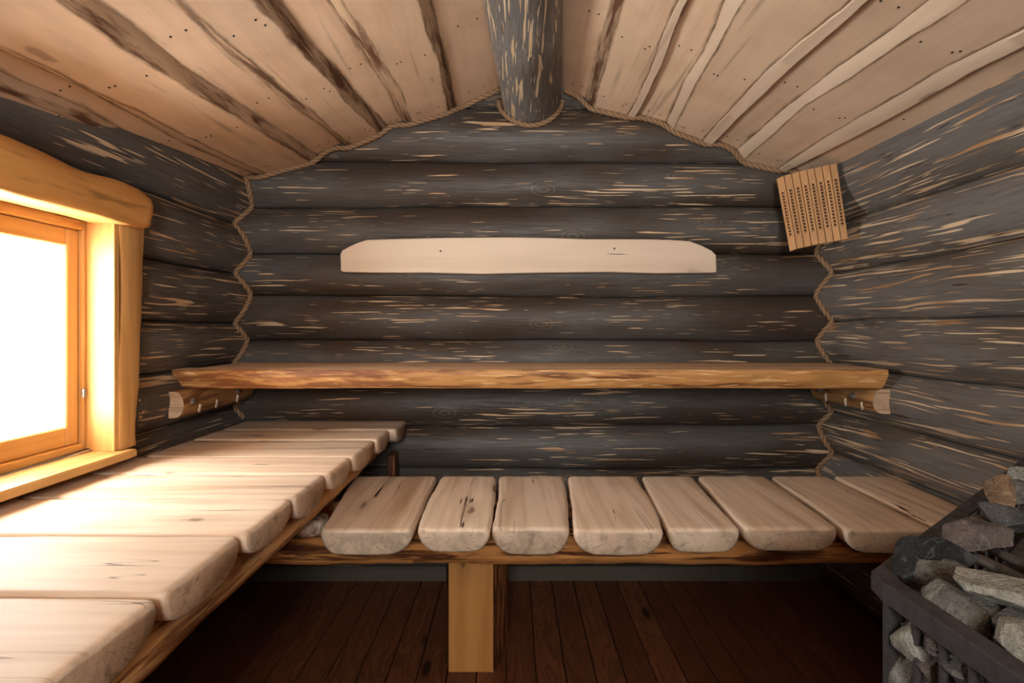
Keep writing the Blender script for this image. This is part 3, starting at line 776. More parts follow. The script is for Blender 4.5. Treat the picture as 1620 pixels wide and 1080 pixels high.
mb = MB(); mb.rings(R); mb.build('window_lintel', SLABY, win, autoangle=50)

# outside: a far hedge
hg = MB(); R = []
for i in range(220):
    y = -20 + 60 * i / 219; hh = 0.25 + 0.25 * (RND.random())
    R.append([(-62, y, -0.1), (-60.5, y, -0.1), (-60.6, y, hh * 0.6 - 0.02), (-61, y, hh), (-61.7, y, hh * 0.7)])
hg.rings(R); tag(hg.build('distant_hedge', HEDGE), 'thin bare hedge line far across the snow, seen through the window', 'hedge')

# ------------------------------------------------------------------ half-log boards
def halflog(name, axis, s0, s1, lf, rf, zt, t, mats, parent, seed, ends=(True, True), droop=0.0, botw=0.60, tilt=0.0):
    """a sawn half log: flat worn top, rounded sides; lf/rf give its two edges along the grain"""
    S = []
    e = [0.0, 0.0015, 0.004, 0.008, 0.014]
    ins = [0.0075, 0.0045, 0.0022, 0.0007, 0.0]
    S += [(s0 + a, b) for a, b in zip(e, ins)]
    n = max(6, int((s1 - s0) / 0.02))
    for i in range(1, n): S.append((s0 + 0.014 + (s1 - s0 - 0.028) * i / n, 0.0))
    S += [(s1 - a, b) for a, b in zip(reversed(e), reversed(ins))]
    rs = random.Random(seed); bl = botw + rs.uniform(-0.10, 0.10); br = botw + rs.uniform(-0.10, 0.10)
    tp = rs.uniform(0.9, 1.06)
    R = []
    for s, d in S:
        a, b = lf(s), rf(s); c = (a + b) / 2; h = (b - a) / 2 - d * 0.9
        tt = t * tp
        de = min(s - s0, s1 - s)
        cr = 0.006 * max(0, 1 - de / 0.022) ** 2          # plan corners worn round
        hh = h - cr
        P = []
        r_ = 0.010
        up = -d
        bot = -tt + d + wob(s * 5, seed + 2, 0.001)
        for u in (-1, -0.75, -0.5, -0.25, 0, 0.25, 0.5, 0.75, 1):
            P.append((u * (hh - r_), up + wob(s * 6 + u * 3, seed, 0.0008)))
        P += [(hh - r_ * 0.45, up - 0.0016), (hh - 0.001, up - 0.006), (hh + 0.001, up - 0.014)]
        for q in (0.2, 0.4, 0.6, 0.78, 0.9):
            ww = hh * (br + (1 - br) * (1 - q ** 2.2) ** 0.75)
            P.append((ww + wob(s * 8, seed + 5 + q, 0.0012), up - 0.014 + (bot - up + 0.014) * q))
        P += [(hh * br * 0.97, bot), (hh * br * 0.5, bot - 0.001), (0, bot - 0.002), (-hh * bl * 0.5, bot - 0.001), (-hh * bl * 0.97, bot)]
        for q in (0.9, 0.78, 0.6, 0.4, 0.2):
            ww = hh * (bl + (1 - bl) * (1 - q ** 2.2) ** 0.75)
            P.append((-ww + wob(s * 8, seed + 6 + q, 0.0012), up - 0.014 + (bot - up + 0.014) * q))
        P += [(-hh - 0.001, up - 0.014), (-hh + 0.001, up - 0.006), (-(hh - r_ * 0.45), up - 0.0016)]
        if axis == 'y': R.append([(c + u, s, zt + w_) for u, w_ in P])
        else: R.append([(s, c + u, zt + w_) for u, w_ in P])
    mb = MB(); mb.rings(R, cap0=True, cap1=True, m=0, mcap=1)
    n = len(R[0])
    for i in range(4):                                   # the rounded arris belongs to the end
        for blk in (i, len(R) - 2 - i):
            for j in range(n):
                k = blk * n + j
                if 12 <= j: mb.m[k] = 1 if i < 2 else 0
    c0 = (lf((s0 + s1) / 2) + rf((s0 + s1) / 2)) / 2
    org = (c0, (s0 + s1) / 2, zt) if axis == 'y' else ((s0 + s1) / 2, c0, zt)
    return mb.build(name, mats, parent, autoangle=55, origin=org)

# left bench -------------------------------------------------------
LBZ = ZE - 0.372
lb = empty('bench', (-0.80, 1.2, 0)); tag(lb, 'wide window-side bench of half-log boards running below the window', 'bench')
def ly(py): return 0.372 * F / (py - 520)
bl_edges = [2.128, ly(679.5), ly(695.5), ly(721.5), ly(749), ly(787), ly(844.5), ly(940), 0.50, 0.27, 0.04, -0.20]
bl_right = [-0.432, -0.455, -0.462, -0.470, -0.480, -0.484, -0.490, -0.489, -0.49, -0.488, -0.49]
# front (near) edges bow slightly at the ends of the boards, as in the photo
for i in range(len(bl_edges) - 1):
    far, near = bl_edges[i], bl_edges[i + 1]
    g = 0.0022 if i not in (6, 7) else 0.004
    lfn = (lambda s, near=near, i=i, g=g: near + g + wob(s * 4, i + 3, 0.0018) )
    rfn = (lambda s, far=far, i=i, g=g: far - g + wob(s * 4, i + 2, 0.0018) )
    s0 = -1.098 if i > 2 else -1.085
    halflog('bench_board', 'x', s0, bl_right[i], lfn, rfn, LBZ, 0.064, [BOARDX, ENDX], lb, 40 + i, botw=0.42)
def rail(name, mat, parent, axis, s0, s1, c, ztop, hw, ht, seed, flare=0.0):
    R = []; n = int((s1 - s0) / 0.03)
    for i in range(n + 1):
        s = s0 + (s1 - s0) * i / n; w_ = hw + wob(s * 6, seed, 0.004); zb_ = ztop - ht + wob(s * 5, seed + 2, 0.003); o_ = wob(s * 3, seed + 4, 0.003)
        prof = [(-w_ * 0.6, ztop), (w_ * 0.6, ztop), (w_ * 0.9, ztop - ht * 0.18), (w_, ztop - ht * 0.45), (w_ * 0.93, ztop - ht * 0.7), (w_ * 0.7, zb_ + ht * 0.05), (w_ * 0.45, zb_), (-w_ * 0.45, zb_), (-w_ * 0.9, zb_ + ht * 0.15), (-w_, ztop - ht * 0.5)]
        R.append([((c + o_ + u, s, z) if axis == 'y' else (s, c + o_ + u, z)) for u, z in prof])
    mb = MB(); mb.rings(R); return mb.build(name, mat, parent, autoangle=60)
zr = LBZ - 0.062
rail('bench_rail', RAILY, lb, 'y', -0.2, 2.09, -0.555, zr, 0.048, 0.062, 3)
rail('bench_rail', RAILY, lb, 'y', -0.2, 2.08, -1.03, zr, 0.040, 0.062, 5)
def post(name, parent, x, y, w_, d_, z1, mats, seed):
    R = []
    n = 14
    for i in range(n + 1):
        z = z1 * i / n; e = wob(z * 9, seed, 0.004)
        R.append([(x - w_ / 2 - 0.012 + e, y + d_, z), (x - w_ / 2 - 0.016 + e, y + d_ * 0.45, z), (x - w_ / 2, y, z), (x + w_ / 2, y, z), (x + w_ / 2 + 0.026 + e, y + d_ * 0.4, z), (x + w_ / 2 + 0.044 + e, y + d_, z)])
    mb = MB(); mb.rings(R, m=1)
    for i in range(n): mb.m[i * 6 + 2] = 0
    return mb.build(name, mats, parent, autoangle=30)
m = MB(); m.box(-0.492, -0.462, 2.03, 2.118, 0.34, zr - 0.055, bev=0.004); m.build('bench_hanger', RAILZ, lb)
post('bench_post', lb, -0.60, -0.12, 0.08, 0.07, zr - 0.058, [POSTZ, RAILZ], 2)
post('bench_post', lb, -1.00, -0.12, 0.08, 0.07, zr - 0.058, [POSTZ, RAILZ], 4)

# lower bench along the back -------------------------------------------------------
SBZ = ZE - 0.5
sb = empty('bench', (0.35, 1.5, 0)); tag(sb, 'low bench of eight half-log boards along the back wall, on one rail and post', 'bench')
fy = 0.5 * F / 315; by = 0.5 * F / 232
fk = fy / F; bk = by / F
rows = [  # px left/right at the front edge, at the back edge
 (505, 655, 560, 693), (657, 777, 697, 785), (776, 903, 788, 893), (905, 1052, 897, 1008), (1054, 1172, 1012, 1096), (1174, 1329, 1101, 1210), (1334, 1478, 1217, 1310), (1484, 1600, 1315, 1412)]
bow = [(0, 0), (0.010, 0.010), (-0.008, 0.006), (-0.002, 0.012), (0.0, 0.0), (0.0, 0.008), (0, 0), (0, 0)]
for i, (a, b, c, d) in enumerate(rows):
    def lf(s, a=a, c=c, i=i):
        t_ = (s - fy) / (by - fy); return (a - CX) * fk * (1 - t_) + (c - CX) * bk * t_ + 0.0035 + wob(s * 7, i, 0.0022) - bow[i][0] * sin(pi * t_) * 0.6
    def rf(s, b=b, d=d, i=i):
        t_ = (s - fy) / (by - fy); return (b - CX) * fk * (1 - t_) + (d - CX) * bk * t_ - 0.0035 + wob(s * 7, i + 11, 0.0022) + bow[i][1] * sin(pi * t_) * 0.6
    bd = halflog('bench_board', 'y', fy - 0.012 + 0.006 * (i % 3), by, lf, rf, SBZ, 0.066, [BOARDY, ENDY], sb, 70 + i, botw=0.62)
rail('bench_rail', RAILX, sb, 'x', -0.86, 1.235, 1.455, SBZ - 0.067, 0.095, 0.056, 8)
rail('bench_rail', RAILX, sb, 'x', -0.86, 1.235, 1.735, SBZ - 0.067, 0.035, 0.056, 9)
post('bench_post', sb, -0.127, 1.572, 0.133, 0.12, SBZ - 0.068, [POSTZ, RAILZ], 6)
# speckled pale piece seen in the gap
R = []
sp = MB(); rs = random.Random(4)
for i in range(9):
    u = i / 8; sc = sqrt(max(0.03, 1 - (2 * u - 1) ** 6)); ring = []
    for k in range(28):
        a = 2 * pi * k / 28; ca, sa = cos(a), sin(a)
        q = (abs(ca) ** 4 + abs(sa) ** 4) ** -0.25
        ring.append((-0.580 + 0.058 * ca * q * sc, 1.40 + 0.11 * u, SBZ - 0.043 + 0.022 * sa * q * sc + rs.uniform(-.0015, .0015)))
    R.append(ring)
sp.rings(R)
spo = sp.build('speckled_block', SPECKLED, smooth=True)
tag(spo, 'small pale speckled block lying on the bench rail in the gap beneath the left bench', 'block')

# upper shelf bench -------------------------------------------------------
US = ZE - 0.133; yf = 1.715; yb = 2.085
ub = empty('shelf_bench', (0.05, 1.9, US)); tag(ub, 'long narrow upper bench with brown live-edge front across the back wall', 'bench')
nb = 4; ws = (yb - yf) / nb
for i in range(nb):
    y0 = yf + ws * i; y1 = y0 + ws - 0.003
    R = []; n = 90
    for k in range(n + 1):
        x = -1.122 + 2.352 * k / n
        if i > 0: x = -1.075 + 2.31 * k / n
        if i == 0:
            o = wob(x * 4, 3, 0.0025); th = 0.064 + wob(x * 3, 8, 0.0015)
            f_ = 0.010 if 0.5 < k < n - 0.5 else 0.012
            sh = 0.020 if k == 0 else 0.0
            P = [(y1, -th), (y0 + 0.020 + o, -th), (y0 + 0.012 + o, -th + 0.006), (y0 + 0.005 + o, -th * 0.6), (y0 + o, -0.018), (y0 + 0.0005 + o, -0.006), (y0 + 0.004 + o, -0.0012), (y0 + 0.010, 0.0), (y1 - 0.002, 0.0), (y1, -0.002)]
            if k == 0: row = [(x + 0.026 * (-zz / th), yy, US + zz) for yy, zz in P]
            elif k == n: row = [(x - 0.012 * (-zz / th) ** 2, yy, US + zz) for yy, zz in P]
            else: row = [(max(min(x, 1.215), -1.09) if k in (1, n - 1) else x, yy, US + zz) for yy, zz in P]
        else:
            P = [(y1, -0.05), (y0, -0.05), (y0, -0.002), (y0 + 0.003, 0.0), (y1 - 0.003, 0.0), (y1, -0.002)]
            row = [(x, yy, US + zz) for yy, zz in P]
        R.append(row)
    mb = MB(); mb.rings(R, m=0, mcap=2); nn = len(R[0])
    if i == 0:
        for k in range(n):
            for j in range(1, 6): mb.m[k * nn + j] = 1
    mb.build('bench_board', [SHELF, BARKX, ENDX], ub, autoangle=35)
def bracket(side):
    R = []; n = 24; ye = 1.655 if side == 'L' else 1.735
    for i in range(n + 1):
        y = ye + (2.10 - ye) * i / n
        if side == 'L': xw = -1.090; s = 1; wd = 0.049
        else: xw = 1.250; s = -1; wd = 0.060
        P = []
        zt = US - 0.066
        for q in range(13):
            a = pi / 2 - pi * q / 12
            rr = 1 + 0.04 * sin(3 * a + y * 9)
            P.append((xw + s * wd * max(0.0, cos(a)) ** 0.45 * rr, y, zt - 0.038 + 0.038 * sin(a) if a > 0 else zt - 0.038 + 0.046 * sin(a)))
        if i in (0,): P = [(xw + (p[0] - xw) * 0.95, y, p[2]) for p in P]
        R.append(P if s > 0 else P[::-1])
    mb = MB(); mb.rings(R, m=0, mcap=1)
    o = mb.build('bracket', [BRK, ENDX], ub, autoangle=50)
    # pale axe nicks and bolts
    ys = (1.74, 1.84, 1.98) if side == 'L' else (1.79, 1.88, 2.00)
    xw, s, wd = (-1.090, 1, 0.049) if side == 'L' else (1.250, -1, 0.060)
    o2 = o
    for yy in ys:
        nk = MB(); c = Vector((xw + s * wd * 0.90, yy, US - 0.066 - 0.062))
        nk.cyl(c, (s * 0.85, 0, -0.55), 0.009, 0.010, 10)
        for q in range(len(nk.v)):
            vx = nk.v[q]; nk.v[q] = (vx[0], yy + (vx[1] - yy) * 0.55 + (vx[2] - c.z) * -0.5, c.z + (vx[2] - c.z) * 1.9)
        sub = nk.build('axe_nick', REST); sub.location = sub.location - ub.location - o.location; sub.parent = o
    for yy in ((1.70, 1.98) if side == 'L' else (1.835, 2.03)):
        bt = MB(); c = Vector((xw + s * (wd * 1.0), yy, US - 0.066 - 0.036))
        bt.cyl(c, (1, 0, 0), 0.0125, 0.004, 20); bt.cyl(c + Vector((s * 0.004, 0, 0)), (1, 0, 0), 0.008, 0.007, 6)
        sub = bt.build('bolt', STEEL, autoangle=30); sub.location = sub.location - ub.location - o.location; sub.parent = o
BRK = barked('peeled_bracket_log', 'y', tan=(0.40, 0.21, 0.08), dark=(0.15, 0.06, 0.022), amt=0.6)
bracket('L'); bracket('R')

# back rest on the wall -------------------------------------------------------
yr = 2.062
def pr(px, py): return at_y(px, py, yr)
top = [(538, 402), (541, 396), (552, 390), (565, 384), (580, 379), (610, 378), (700, 376), (800, 375), (870, 376), (930, 378), (1000, 378), (1060, 379), (1091, 381), (1110, 388), (1126, 396), (1133, 403)]
bot = [(1134, 429), (1132, 431), (1040, 432), (960, 430), (860, 431), (760, 433), (680, 431), (600, 431), (542, 430), (539, 428)]
out = [pr(*p) for p in bot[::-1] + top[::-1]]
def inset(P, d):
    n = len(P); R = []
    for i in range(n):
        a, b, c = P[i - 1], P[i], P[(i + 1) % n]
        e1 = (b - a); e2 = (c - b); e1.y = e2.y = 0
        n1 = Vector((-e1.z, 0, e1.x)).normalized(); n2 = Vector((-e2.z, 0, e2.x)).normalized()
        v = (n1 + n2).normalized(); R.append(b + v * d)
    return R
area = sum(out[i].x * out[(i + 1) % len(out)].z - out[(i + 1) % len(out)].x * out[i].z for i in range(len(out)))
sg = 1 if area > 0 else -1
mb = MB()
mb.rings([[v + Vector((0, 0.034, 0)) for v in out], [v + Vector((0, 0.003, 0)) for v in out], [v.copy() for v in inset(out, 0.003 * sg)]])
for (px, py) in ((697, 397), (972, 393)):
    c = pr(px, py); mb.cyl(c, (0, 1, 0), 0.004, 0.0015, 10, m=1)
c = pr(975, 402); nn = len(mb.v)
mb.rings([[c + Vector((dx, -0.0004 - 0.0002 * k, dz)) for dx, dz in ((-0.045, 0.001), (-0.02, -0.0006), (0.01, -0.0016), (0.05, -0.001), (0.02, 0.0012), (-0.02, 0.0016))] for k in (0, 1)], m=1)
br = mb.build('backrest', [REST, NAIL], autoangle=30)
tag(br, 'pale planed backrest board with cut corners mounted on the log back wall', 'backrest')

# ------------------------------------------------------------------ corner lamp shade
TL, BL = Vector((1.035, 2.055, ZE + 0.595)), Vector((1.045, 1.985, ZE + 0.290))
TR, BR = Vector((1.228, 1.982, ZE + 0.629)), Vector((1.222, 1.905, ZE + 0.322))
TL = at_y(1228, 283, 2.02); BL = at_y(1249, 397, 1.955); TR = at_y(1324, 260, 1.925); BR = at_y(1342, 379, 1.865)
ls = empty('lamp_shade', (TL + BL + TR + BR) / 4)
tag(ls, 'curved wooden slatted lamp shade with rows of drilled holes in the top right corner', 'lamp shade')
upv = ((TL - BL) + (TR - BR)).normalized(); acr = ((TR - TL) + (BR - BL)).normalized(); outn = acr.cross(upv).normalized()
if outn.y > 0: outn = -outn
def sh_pt(u, v, d=0.0):                                  # u across, v up, d outwards
    a = BL.lerp(BR, u); b = TL.lerp(TR, u); p = a.lerp(b, v)
    arc = 0.007 * (1 - (2 * u - 1) ** 2) - 0.012 * max(0.0, 1 - u / 0.16) ** 1.5
    return p + outn * (arc + d)
ub_ = [0, 0.135, 0.262, 0.39, 0.515, 0.637, 0.76, 0.882, 1.0]
for i in range(8):
    u0, u1 = ub_[i] + 0.004, ub_[i + 1] - 0.004
    mb = MB(); T = 0.010
    # slat with a routed slot: grid across u (5 lines), v (4 lines)
    us = [u0, u0 + 0.004, u0 + (u1 - u0) * 0.32, u0 + (u1 - u0) * 0.38, u0 + (u1 - u0) * 0.66, u0 + (u1 - u0) * 0.74, u1 - 0.004, u1]
    vs = [0.0, 0.17, 0.19, 0.205, 0.795, 0.81, 0.83, 1.0]
    def flat_pt(u, v, d):
        t_ = (u - u0) / (u1 - u0); a = sh_pt(u0, v); b = sh_pt(u1, v); return a.lerp(b, t_) + outn * d
    G = []
    for v in vs:
        row = []
        for j, u in enumerate(us):
            d = T
            if j in (0, 7): d = T - 0.002
            if 0.186 < v < 0.815 and j in (3, 4): d = T - (0.006 if v in (0.205, 0.795) else 0.003)
            if v in (0.19, 0.81) and j in (3, 4): d = T - 0.002
            row.append(flat_pt(u, v, d))
        G.append(row)
    b = len(mb.v)
    for row in G: mb.v += [tuple(p) for p in row]
    nb_ = len(us)
    for a in range(len(vs) - 1):
        for c in range(nb_ - 1): mb.f.append((b + a * nb_ + c, b + a * nb_ + c + 1, b + (a + 1) * nb_ + c + 1, b + (a + 1) * nb_ + c)); mb.m.append(0)
    # back and sides
    b2 = len(mb.v)
    for v in vs:
        for u in (us[0], us[-1]): mb.v.append(tuple(flat_pt(u, v, 0)))
    for a in range(len(vs) - 1):
        mb.f.append((b2 + a * 2 + 1, b2 + a * 2, b2 + a * 2 + 2, b2 + a * 2 + 3)); mb.m.append(0)
        mb.f.append((b2 + a * 2, b + a * nb_, b + (a + 1) * nb_, b2 + a * 2 + 2)); mb.m.append(0)
        mb.f.append((b + a * nb_ + nb_ - 1, b2 + a * 2 + 1, b2 + a * 2 + 3, b + (a + 1) * nb_ + nb_ - 1)); mb.m.append(0)
    mb.f.append(tuple([b2, b2 + 1] + [b + nb_ - 1 - c for c in range(nb_)])); mb.m.append(0)
    e = (len(vs) - 1)
    mb.f.append(tuple([b2 + e * 2 + 1, b2 + e * 2] + [b + e * nb_ + c for c in range(nb_)])); mb.m.append(0)
    mb.a = [0.0] * len(mb.v)
    for k in range(14):
        v = 0.215 + 0.57 * k / 13; c = flat_pt(u0 + (u1 - u0) * 0.52, v, T - 0.0055)
        mb.cyl(c, outn, 0.0034, 0.0016, 10, m=1)
    for q in range(len(mb.v) - len(mb.a)): mb.a.append(0.0)
    mb.build('slat', [CEDAR, HOLE], ls)
for v in (0.10, 0.90):
    mb = MB()
    for i in range(8): mb.beam(sh_pt(max(0.06, ub_[i]), v, -0.007), sh_pt(min(0.96, ub_[i + 1]), v, -0.007), 0.012, 0.018, up=upv)
    mb.build('cross_rib', CEDAR, ls)

# ------------------------------------------------------------------ stove with stone basket
HZ = 0.28; RZ = ZE - HZ
A0 = at_z(1378, 902, RZ); A1 = at_z(1394, 919, RZ); C1 = Vector((A1.x - 0.003, 0.10, RZ)); B1 = at_z(1620, 722, RZ)
B1 = A0 + (B1 - A0) * 1.04
def line_in(p, q, d, lr):                                # offset a plan line to one side
    t_ = (q - p).normalized(); n = Vector((t_.y, -t_.x, 0)) * lr; return p + n * d, q + n * d
st = empty('sauna_stove', (0.85, 0.6, 0)); tag(st, 'black iron sauna stove with barred stone basket, bottom right by the bench', 'stove')
def inter(p, q, r, s):
    d1 = q - p; d2 = s - r; k = ((r.x - p.x) * d2.y - (r.y - p.y) * d2.x) / (d1.x * d2.y - d1.y * d2.x); return p + d1 * k
Bx = B1; Cx = C1; E1 = Vector((1.20, 0.10, RZ)); E2 = Vector((1.215, B1.y - 0.02, RZ))
poly = [Bx, A0, A1, Cx, E1, E2]                          # plan outline of the rim
def poly_in(P, d):
    n = len(P); out = []
    for i in range(n):
        p0, p1, p2 = P[i - 1], P[i], P[(i + 1) % n]
        a, b = line_in(p0, p1, d, -1); c, e = line_in(p1, p2, d, -1)
        out.append(inter(a, b, c, e))
    return out
pin = poly_in(poly, 0.021); pm = poly_in(poly, 0.004)
rm = MB()
def zoff(P, dz): return [Vector((p.x, p.y, p.z + dz)) for p in P]
rm.rings([zoff(pin, -0.004), zoff(pin, 0.0), zoff(poly_in(poly, 0.0015), 0.0), zoff(poly, -0.0015), zoff(poly, -0.021), zoff(pm, -0.021), zoff(pm, -0.004), zoff(pin, -0.004)], cap0=False, cap1=False)
rm.build('basket_rim', IRON, st)
# corner post and bars
pk = MB(); pk.box(A1.x + 0.001, A1.x + 0.013, A1.y - 0.010, A1.y - 0.001, 0.0, RZ - 0.018); pk.build('corner_post', IRON, st)
ppp = A0 + (Bx - A0) * 0.96; pk = MB(); pk.box(ppp.x, ppp.x + 0.02, ppp.y - 0.03, ppp.y - 0.012, 0.0, RZ - 0.018); pk.build('corner_post', IRON, st)
for px in (1452, 1493, 1540, 1592):
    x = A1.x + 0.008; y = x * F / (px - CX); q = MB(); q.cyl((x, y, (RZ - 0.018 + 0.12) / 2), (0, 0, 1), 0.0042, RZ - 0.018 - 0.12, 10); q.build('basket_bar', IRON, st, autoangle=40)
for k in range(1, 4):
    y = 0.33 - 0.032 * (k - 1) * 1.6; q = MB(); q.cyl((A1.x + 0.007, y, (RZ - 0.018 + 0.12) / 2), (0, 0, 1), 0.0042, RZ - 0.018 - 0.12, 10); q.build('basket_bar', IRON, st, autoangle=40)
for k in range(1, 12):
    c = A0 + (Bx - A0) * (k / 12.5) ; q = MB(); nrm = Vector(((Bx - A0).y, -(Bx - A0).x, 0)).normalized() * 0.008
    q.cyl((c.x + nrm.x, c.y + nrm.y, (RZ - 0.018 + 0.12) / 2), (0, 0, 1), 0.0042, RZ - 0.018 - 0.12, 10); q.build('basket_bar', IRON, st, autoangle=40)
bz = MB(); bz.rings([zoff(poly_in(poly, 0.003), -RZ + 0.10), zoff(poly_in(poly, 0.003), -RZ + 0.12)]); bz.build('basket_base', IRON, st)
# firebox in the middle and its lid
LZ = ZE - 0.275
L0 = at_z(1566, 872, LZ)
dB = (Bx - A0).normalized(); L1 = L0 + dB * 0.62; L2 = Vector((L0.x - 0.004, 0.12, LZ))
lp = [L1, L0, L2, Vector((1.18, 0.12, LZ)), Vector((1.18, L1.y, LZ))]
fb2 = MB(); fb2.rings([zoff(poly_in(lp, 0.025), -LZ + 0.12), zoff(poly_in(lp, 0.025), -0.020)]); fb2.build('firebox', IRONLID, st)
ld = MB(); ld.rings([zoff(poly_in(lp, 0.012), -0.020), zoff(poly_in(lp, 0.012), -0.004), zoff(poly_in(lp, 0.016), -0.001), zoff(poly_in(lp, 0.050), -0.001), zoff(poly_in(lp, 0.052), -0.004), zoff(poly_in(lp, 0.055), -0.004), zoff(poly_in(lp, 0.057), -0.001),
                     zoff(poly_in(lp, 0.062), -0.001), zoff(poly_in(lp, 0.064), -0.004), zoff(poly_in(lp, 0.067), -0.004), zoff(poly_in(lp, 0.069), -0.001)])
ld.build('stove_lid', IRONLID, st)
def tube(mb, P, r, n=12):
    R = []
    for i, p in enumerate(P):
        t_ = (P[min(i + 1, len(P) - 1)] - P[max(i - 1, 0)]).normalized(); u = Vector((0, 0, 1)); s_ = t_.cross(u).normalized()
        R.append([p + (s_ * cos(2 * pi * k / n) + u * sin(2 * pi * k / n)) * r for k in range(n)])
    mb.rings(R)
lr = MB(); tube(lr, zoff([L2, L0 + Vector((0.0, -0.006, 0)), L0 + dB * 0.004], 0.003), 0.0055); lr.build('lid_edge_rod', IRONLID, st, autoangle=50)
lr = MB(); tube(lr, zoff([L0 + dB * 0.006, L1], 0.003), 0.0055); lr.build('lid_edge_rod', IRONLID, st, autoangle=50)
L2b = L2 - Vector((0.024, 0, 0)); L0b = L0 - Vector((0.024, 0.012, 0))
lr = MB(); tube(lr, zoff([L2b, L0b], -0.004), 0.0065); lr.build('lid_edge_rod', IRONLID, st, autoangle=50)

# stones -------------------------------------------------------
import bmesh
def stone(c, size, rot, seed, mat, label=None, group=None, cuts=14, flatz=None):
    rs = random.Random(seed); bm = bmesh.new(); bmesh.ops.create_icosphere(bm, subdivisions=4, radius=1.0)
    pls = []
    for i in range(cuts):
        v = Vector((rs.gauss(0, 1), rs.gauss(0, 1), rs.gauss(0, 1))).normalized(); pls.append((v, rs.uniform(0.52, 0.86)))
    for v in bm.verts:
        p = v.co
        for n, d in pls:
            k = p.dot(n)
            if k > d: p = p - n * (k - d)
        for n, d in pls:
            k = p.dot(n)
            if k > d: p = p - n * (k - d)
        q = p * 3 + Vector((seed, seed * 2, 0))
        nz = 0.022 * sin(q.x * 2.3 + q.y) + 0.018 * sin(q.y * 3.1 + q.z * 2) + 0.012 * sin(q.z * 7 + q.x * 5) + 0.008 * sin(q.x * 13 + q.y * 11 + q.z * 9)
        v.co = p * (1 + nz) * 1.25
    me = bpy.data.meshes.new('sauna_stone'); bm.to_mesh(me); bm.free(); me.materials.append(mat)
    M = Matrix.Rotation(rot[2], 4, 'Z') @ Matrix.Rotation(rot[1], 4, 'Y') @ Matrix.Rotation(rot[0], 4, 'X') @ Matrix.Diagonal((size[0] / 2, size[1] / 2, size[2] / 2, 1))
    me.transform(M)
    me.polygons.foreach_set('use_smooth', [True] * len(me.polygons)); me.set_sharp_from_angle(angle=math.radians(24))
    o = bpy.data.objects.new('sauna_stone', me); col.objects.link(o); o.location = c
    tag(o, label, 'stone', group); return o
SG = 'sauna stones in the stove basket'
def ps(px, py, h): return at_z(px, py, ZE - h)
R_ = math.radians
pa = math.atan2(dB.y, dB.x)
TOP = [
 (1431, 878, 0.258, (0.020, 0.026, 0.046), (0.2, 0.15, 0.4), ST_DARK, 'small black stone standing upright in the rim corner nearest the bench'),
 (1490, 878, 0.264, (0.082, 0.034, 0.032), (0.1, 0.10, R_(-5)), ST_DARK, 'long black stone with grey veins lying beside the rim corner'),
 (1545, 850, 0.260, (0.095, 0.042, 0.036), (0.1, -0.08, R_(8)), ST_RED, 'large reddish grey stone behind the black one, along the far rim'),
 (1584, 781, 0.248, (0.044, 0.036, 0.056), (0.1, 0.25, R_(20)), ST_BROWN, 'rusty orange-brown stone standing tall by the far rim'),
 (1596, 820, 0.254, (0.070, 0.038, 0.032), (0.0, 0.30, R_(-5)), ST_MID, 'dark wedge-shaped stone leaning in front of the rusty one'),
 (1545, 824, 0.272, (0.044, 0.024, 0.014), (0.0, 0.05, R_(20)), ST_RED, 'small flat stone peeking out at the far rim behind the reddish one'),
 (1616, 784, 0.262, (0.052, 0.045, 0.042), (0.1, 0.1, 0.4), ST_GREY, 'grey-brown stone at the right photo edge, right of the rusty one'),
 (1620, 756, 0.262, (0.044, 0.036, 0.036), (0.1, 0.4, 0.2), ST_LIGHT, 'pale grey stone at the right photo edge near the top of the basket'),
 (1494, 916, 0.286, (0.094, 0.050, 0.042), (0.15, 0.12, R_(-28)), ST_GREY, 'large grey stone in front of the black one by the near rim'),
 (1535, 964, 0.286, (0.066, 0.045, 0.042), (0.3, 0.1, R_(-30)), ST_GREY, 'angular grey stone in the middle of the near rim'),
 (1584, 934, 0.266, (0.085, 0.048, 0.032), (0.1, 0.22, R_(-15)), ST_LIGHT, 'pale pointed stone lying on top beside the stove lid'),
 (1586, 960, 0.284, (0.075, 0.042, 0.018), (0.1, 0.26, R_(-20)), ST_GREY, 'thin grey slab stone under the pale pointed one'),
 (1606, 990, 0.286, (0.040, 0.034, 0.028), (0.1, 0.2, 0.5), ST_MID, 'small dark grey stone under the slab at the right photo edge'),
 (1612, 1020, 0.284, (0.050, 0.038, 0.034), (0.2, 0.1, 0.7), ST_LIGHT, 'pale rounded stone against the near rim at the right photo edge'),
]
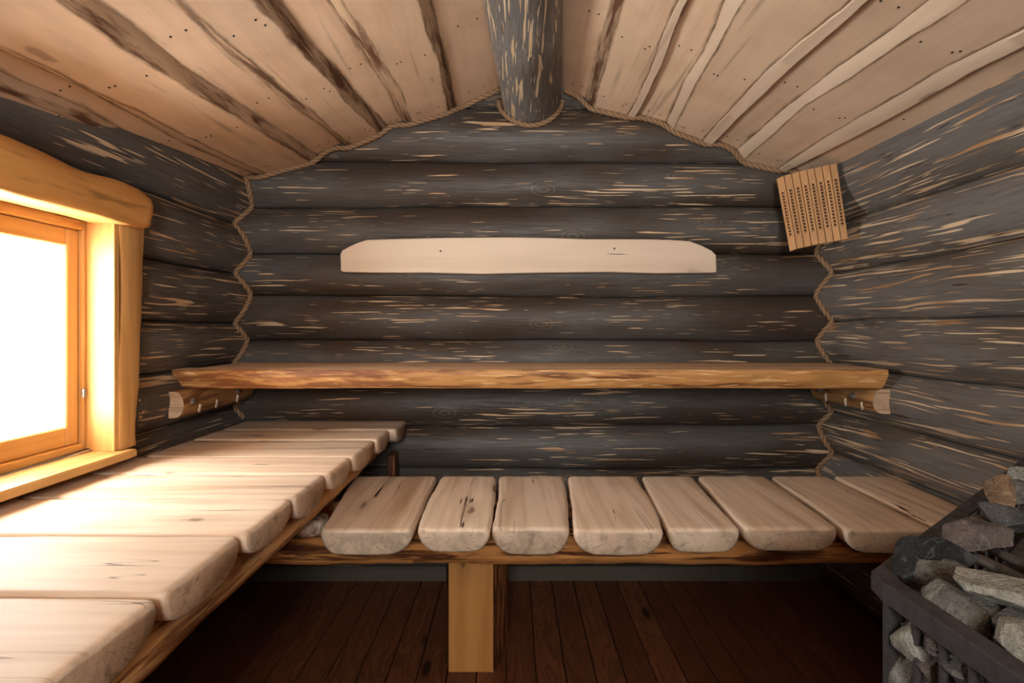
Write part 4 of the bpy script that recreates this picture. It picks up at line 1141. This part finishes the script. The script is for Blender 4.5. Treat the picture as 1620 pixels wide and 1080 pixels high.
for i, (px, py, h, sz, rot, mt, lab) in enumerate(TOP):
    stone(ps(px, py, h), sz, rot, 11 + i, mt, lab, SG)
SIDE = [
 (1437, 993, (0.060, 0.050, 0.052), ST_LIGHT, 'pale stone behind the bars just under the rim corner'),
 (1430, 1048, (0.05, 0.055, 0.065), ST_GREY, 'tall grey stone beside the corner post, below the pale one'),
 (1489, 1050, (0.05, 0.055, 0.048), ST_RED, 'reddish grey stone between the first and second basket bars'),
 (1467, 1012, (0.045, 0.045, 0.040), ST_MID, 'dark stone behind the first basket bar'),
 (1487, 1016, (0.040, 0.045, 0.050), ST_GREY, 'grey stone high between the first and second basket bars'),
 (1462, 1078, (0.050, 0.05, 0.040), ST_GREY, 'grey stone at the bottom photo edge behind the first bar'),
 (1516, 1036, (0.045, 0.045, 0.040), ST_RED, 'brownish stone under the rim between the second and third bars'),
 (1532, 1062, (0.040, 0.045, 0.060), ST_GREY, 'tall grey stone behind the third basket bar'),
 (1560, 1074, (0.045, 0.045, 0.045), ST_MID, 'dark stone right of the third basket bar at the bottom edge'),
]
for i, (px, py, sz, mt, lab) in enumerate(SIDE):
    x = A1.x + 0.027 + 0.002 * (i % 3); p = at_x(px, py, x); p.y = min(p.y, 0.556); sz = (sz[0] * 0.8, sz[1], sz[2])
    stone(p, sz, (0.3 * i, 0.2 * i, 0.5 * i), 51 + i, mt, lab, SG)
nin = Vector((dB.y, -dB.x, 0))
FILL = [A0 + dB * t_ + nin * 0.082 for t_ in (0.10, 0.19, 0.28, 0.37, 0.46, 0.56, 0.66, 0.76, 0.86)]; n_far = len(FILL)
FILL = FILL + [Vector((A1.x + 0.062, y_, RZ)) for y_ in (0.54, 0.46, 0.39, 0.32, 0.25, 0.18)]
for i, c in enumerate(FILL):
    stone(Vector((c.x, c.y, RZ - 0.052 - 0.006 * (i % 3))), (0.072, 0.066, 0.050), (0.4 * i, 0.3, i), 81 + i, ST_MID if i % 2 else ST_RED, 'dark stone lying deep in the basket along its far rim, under the upper stones' if i < n_far else 'dark stone lying deep in the basket along its near rim, under the upper stones', SG)
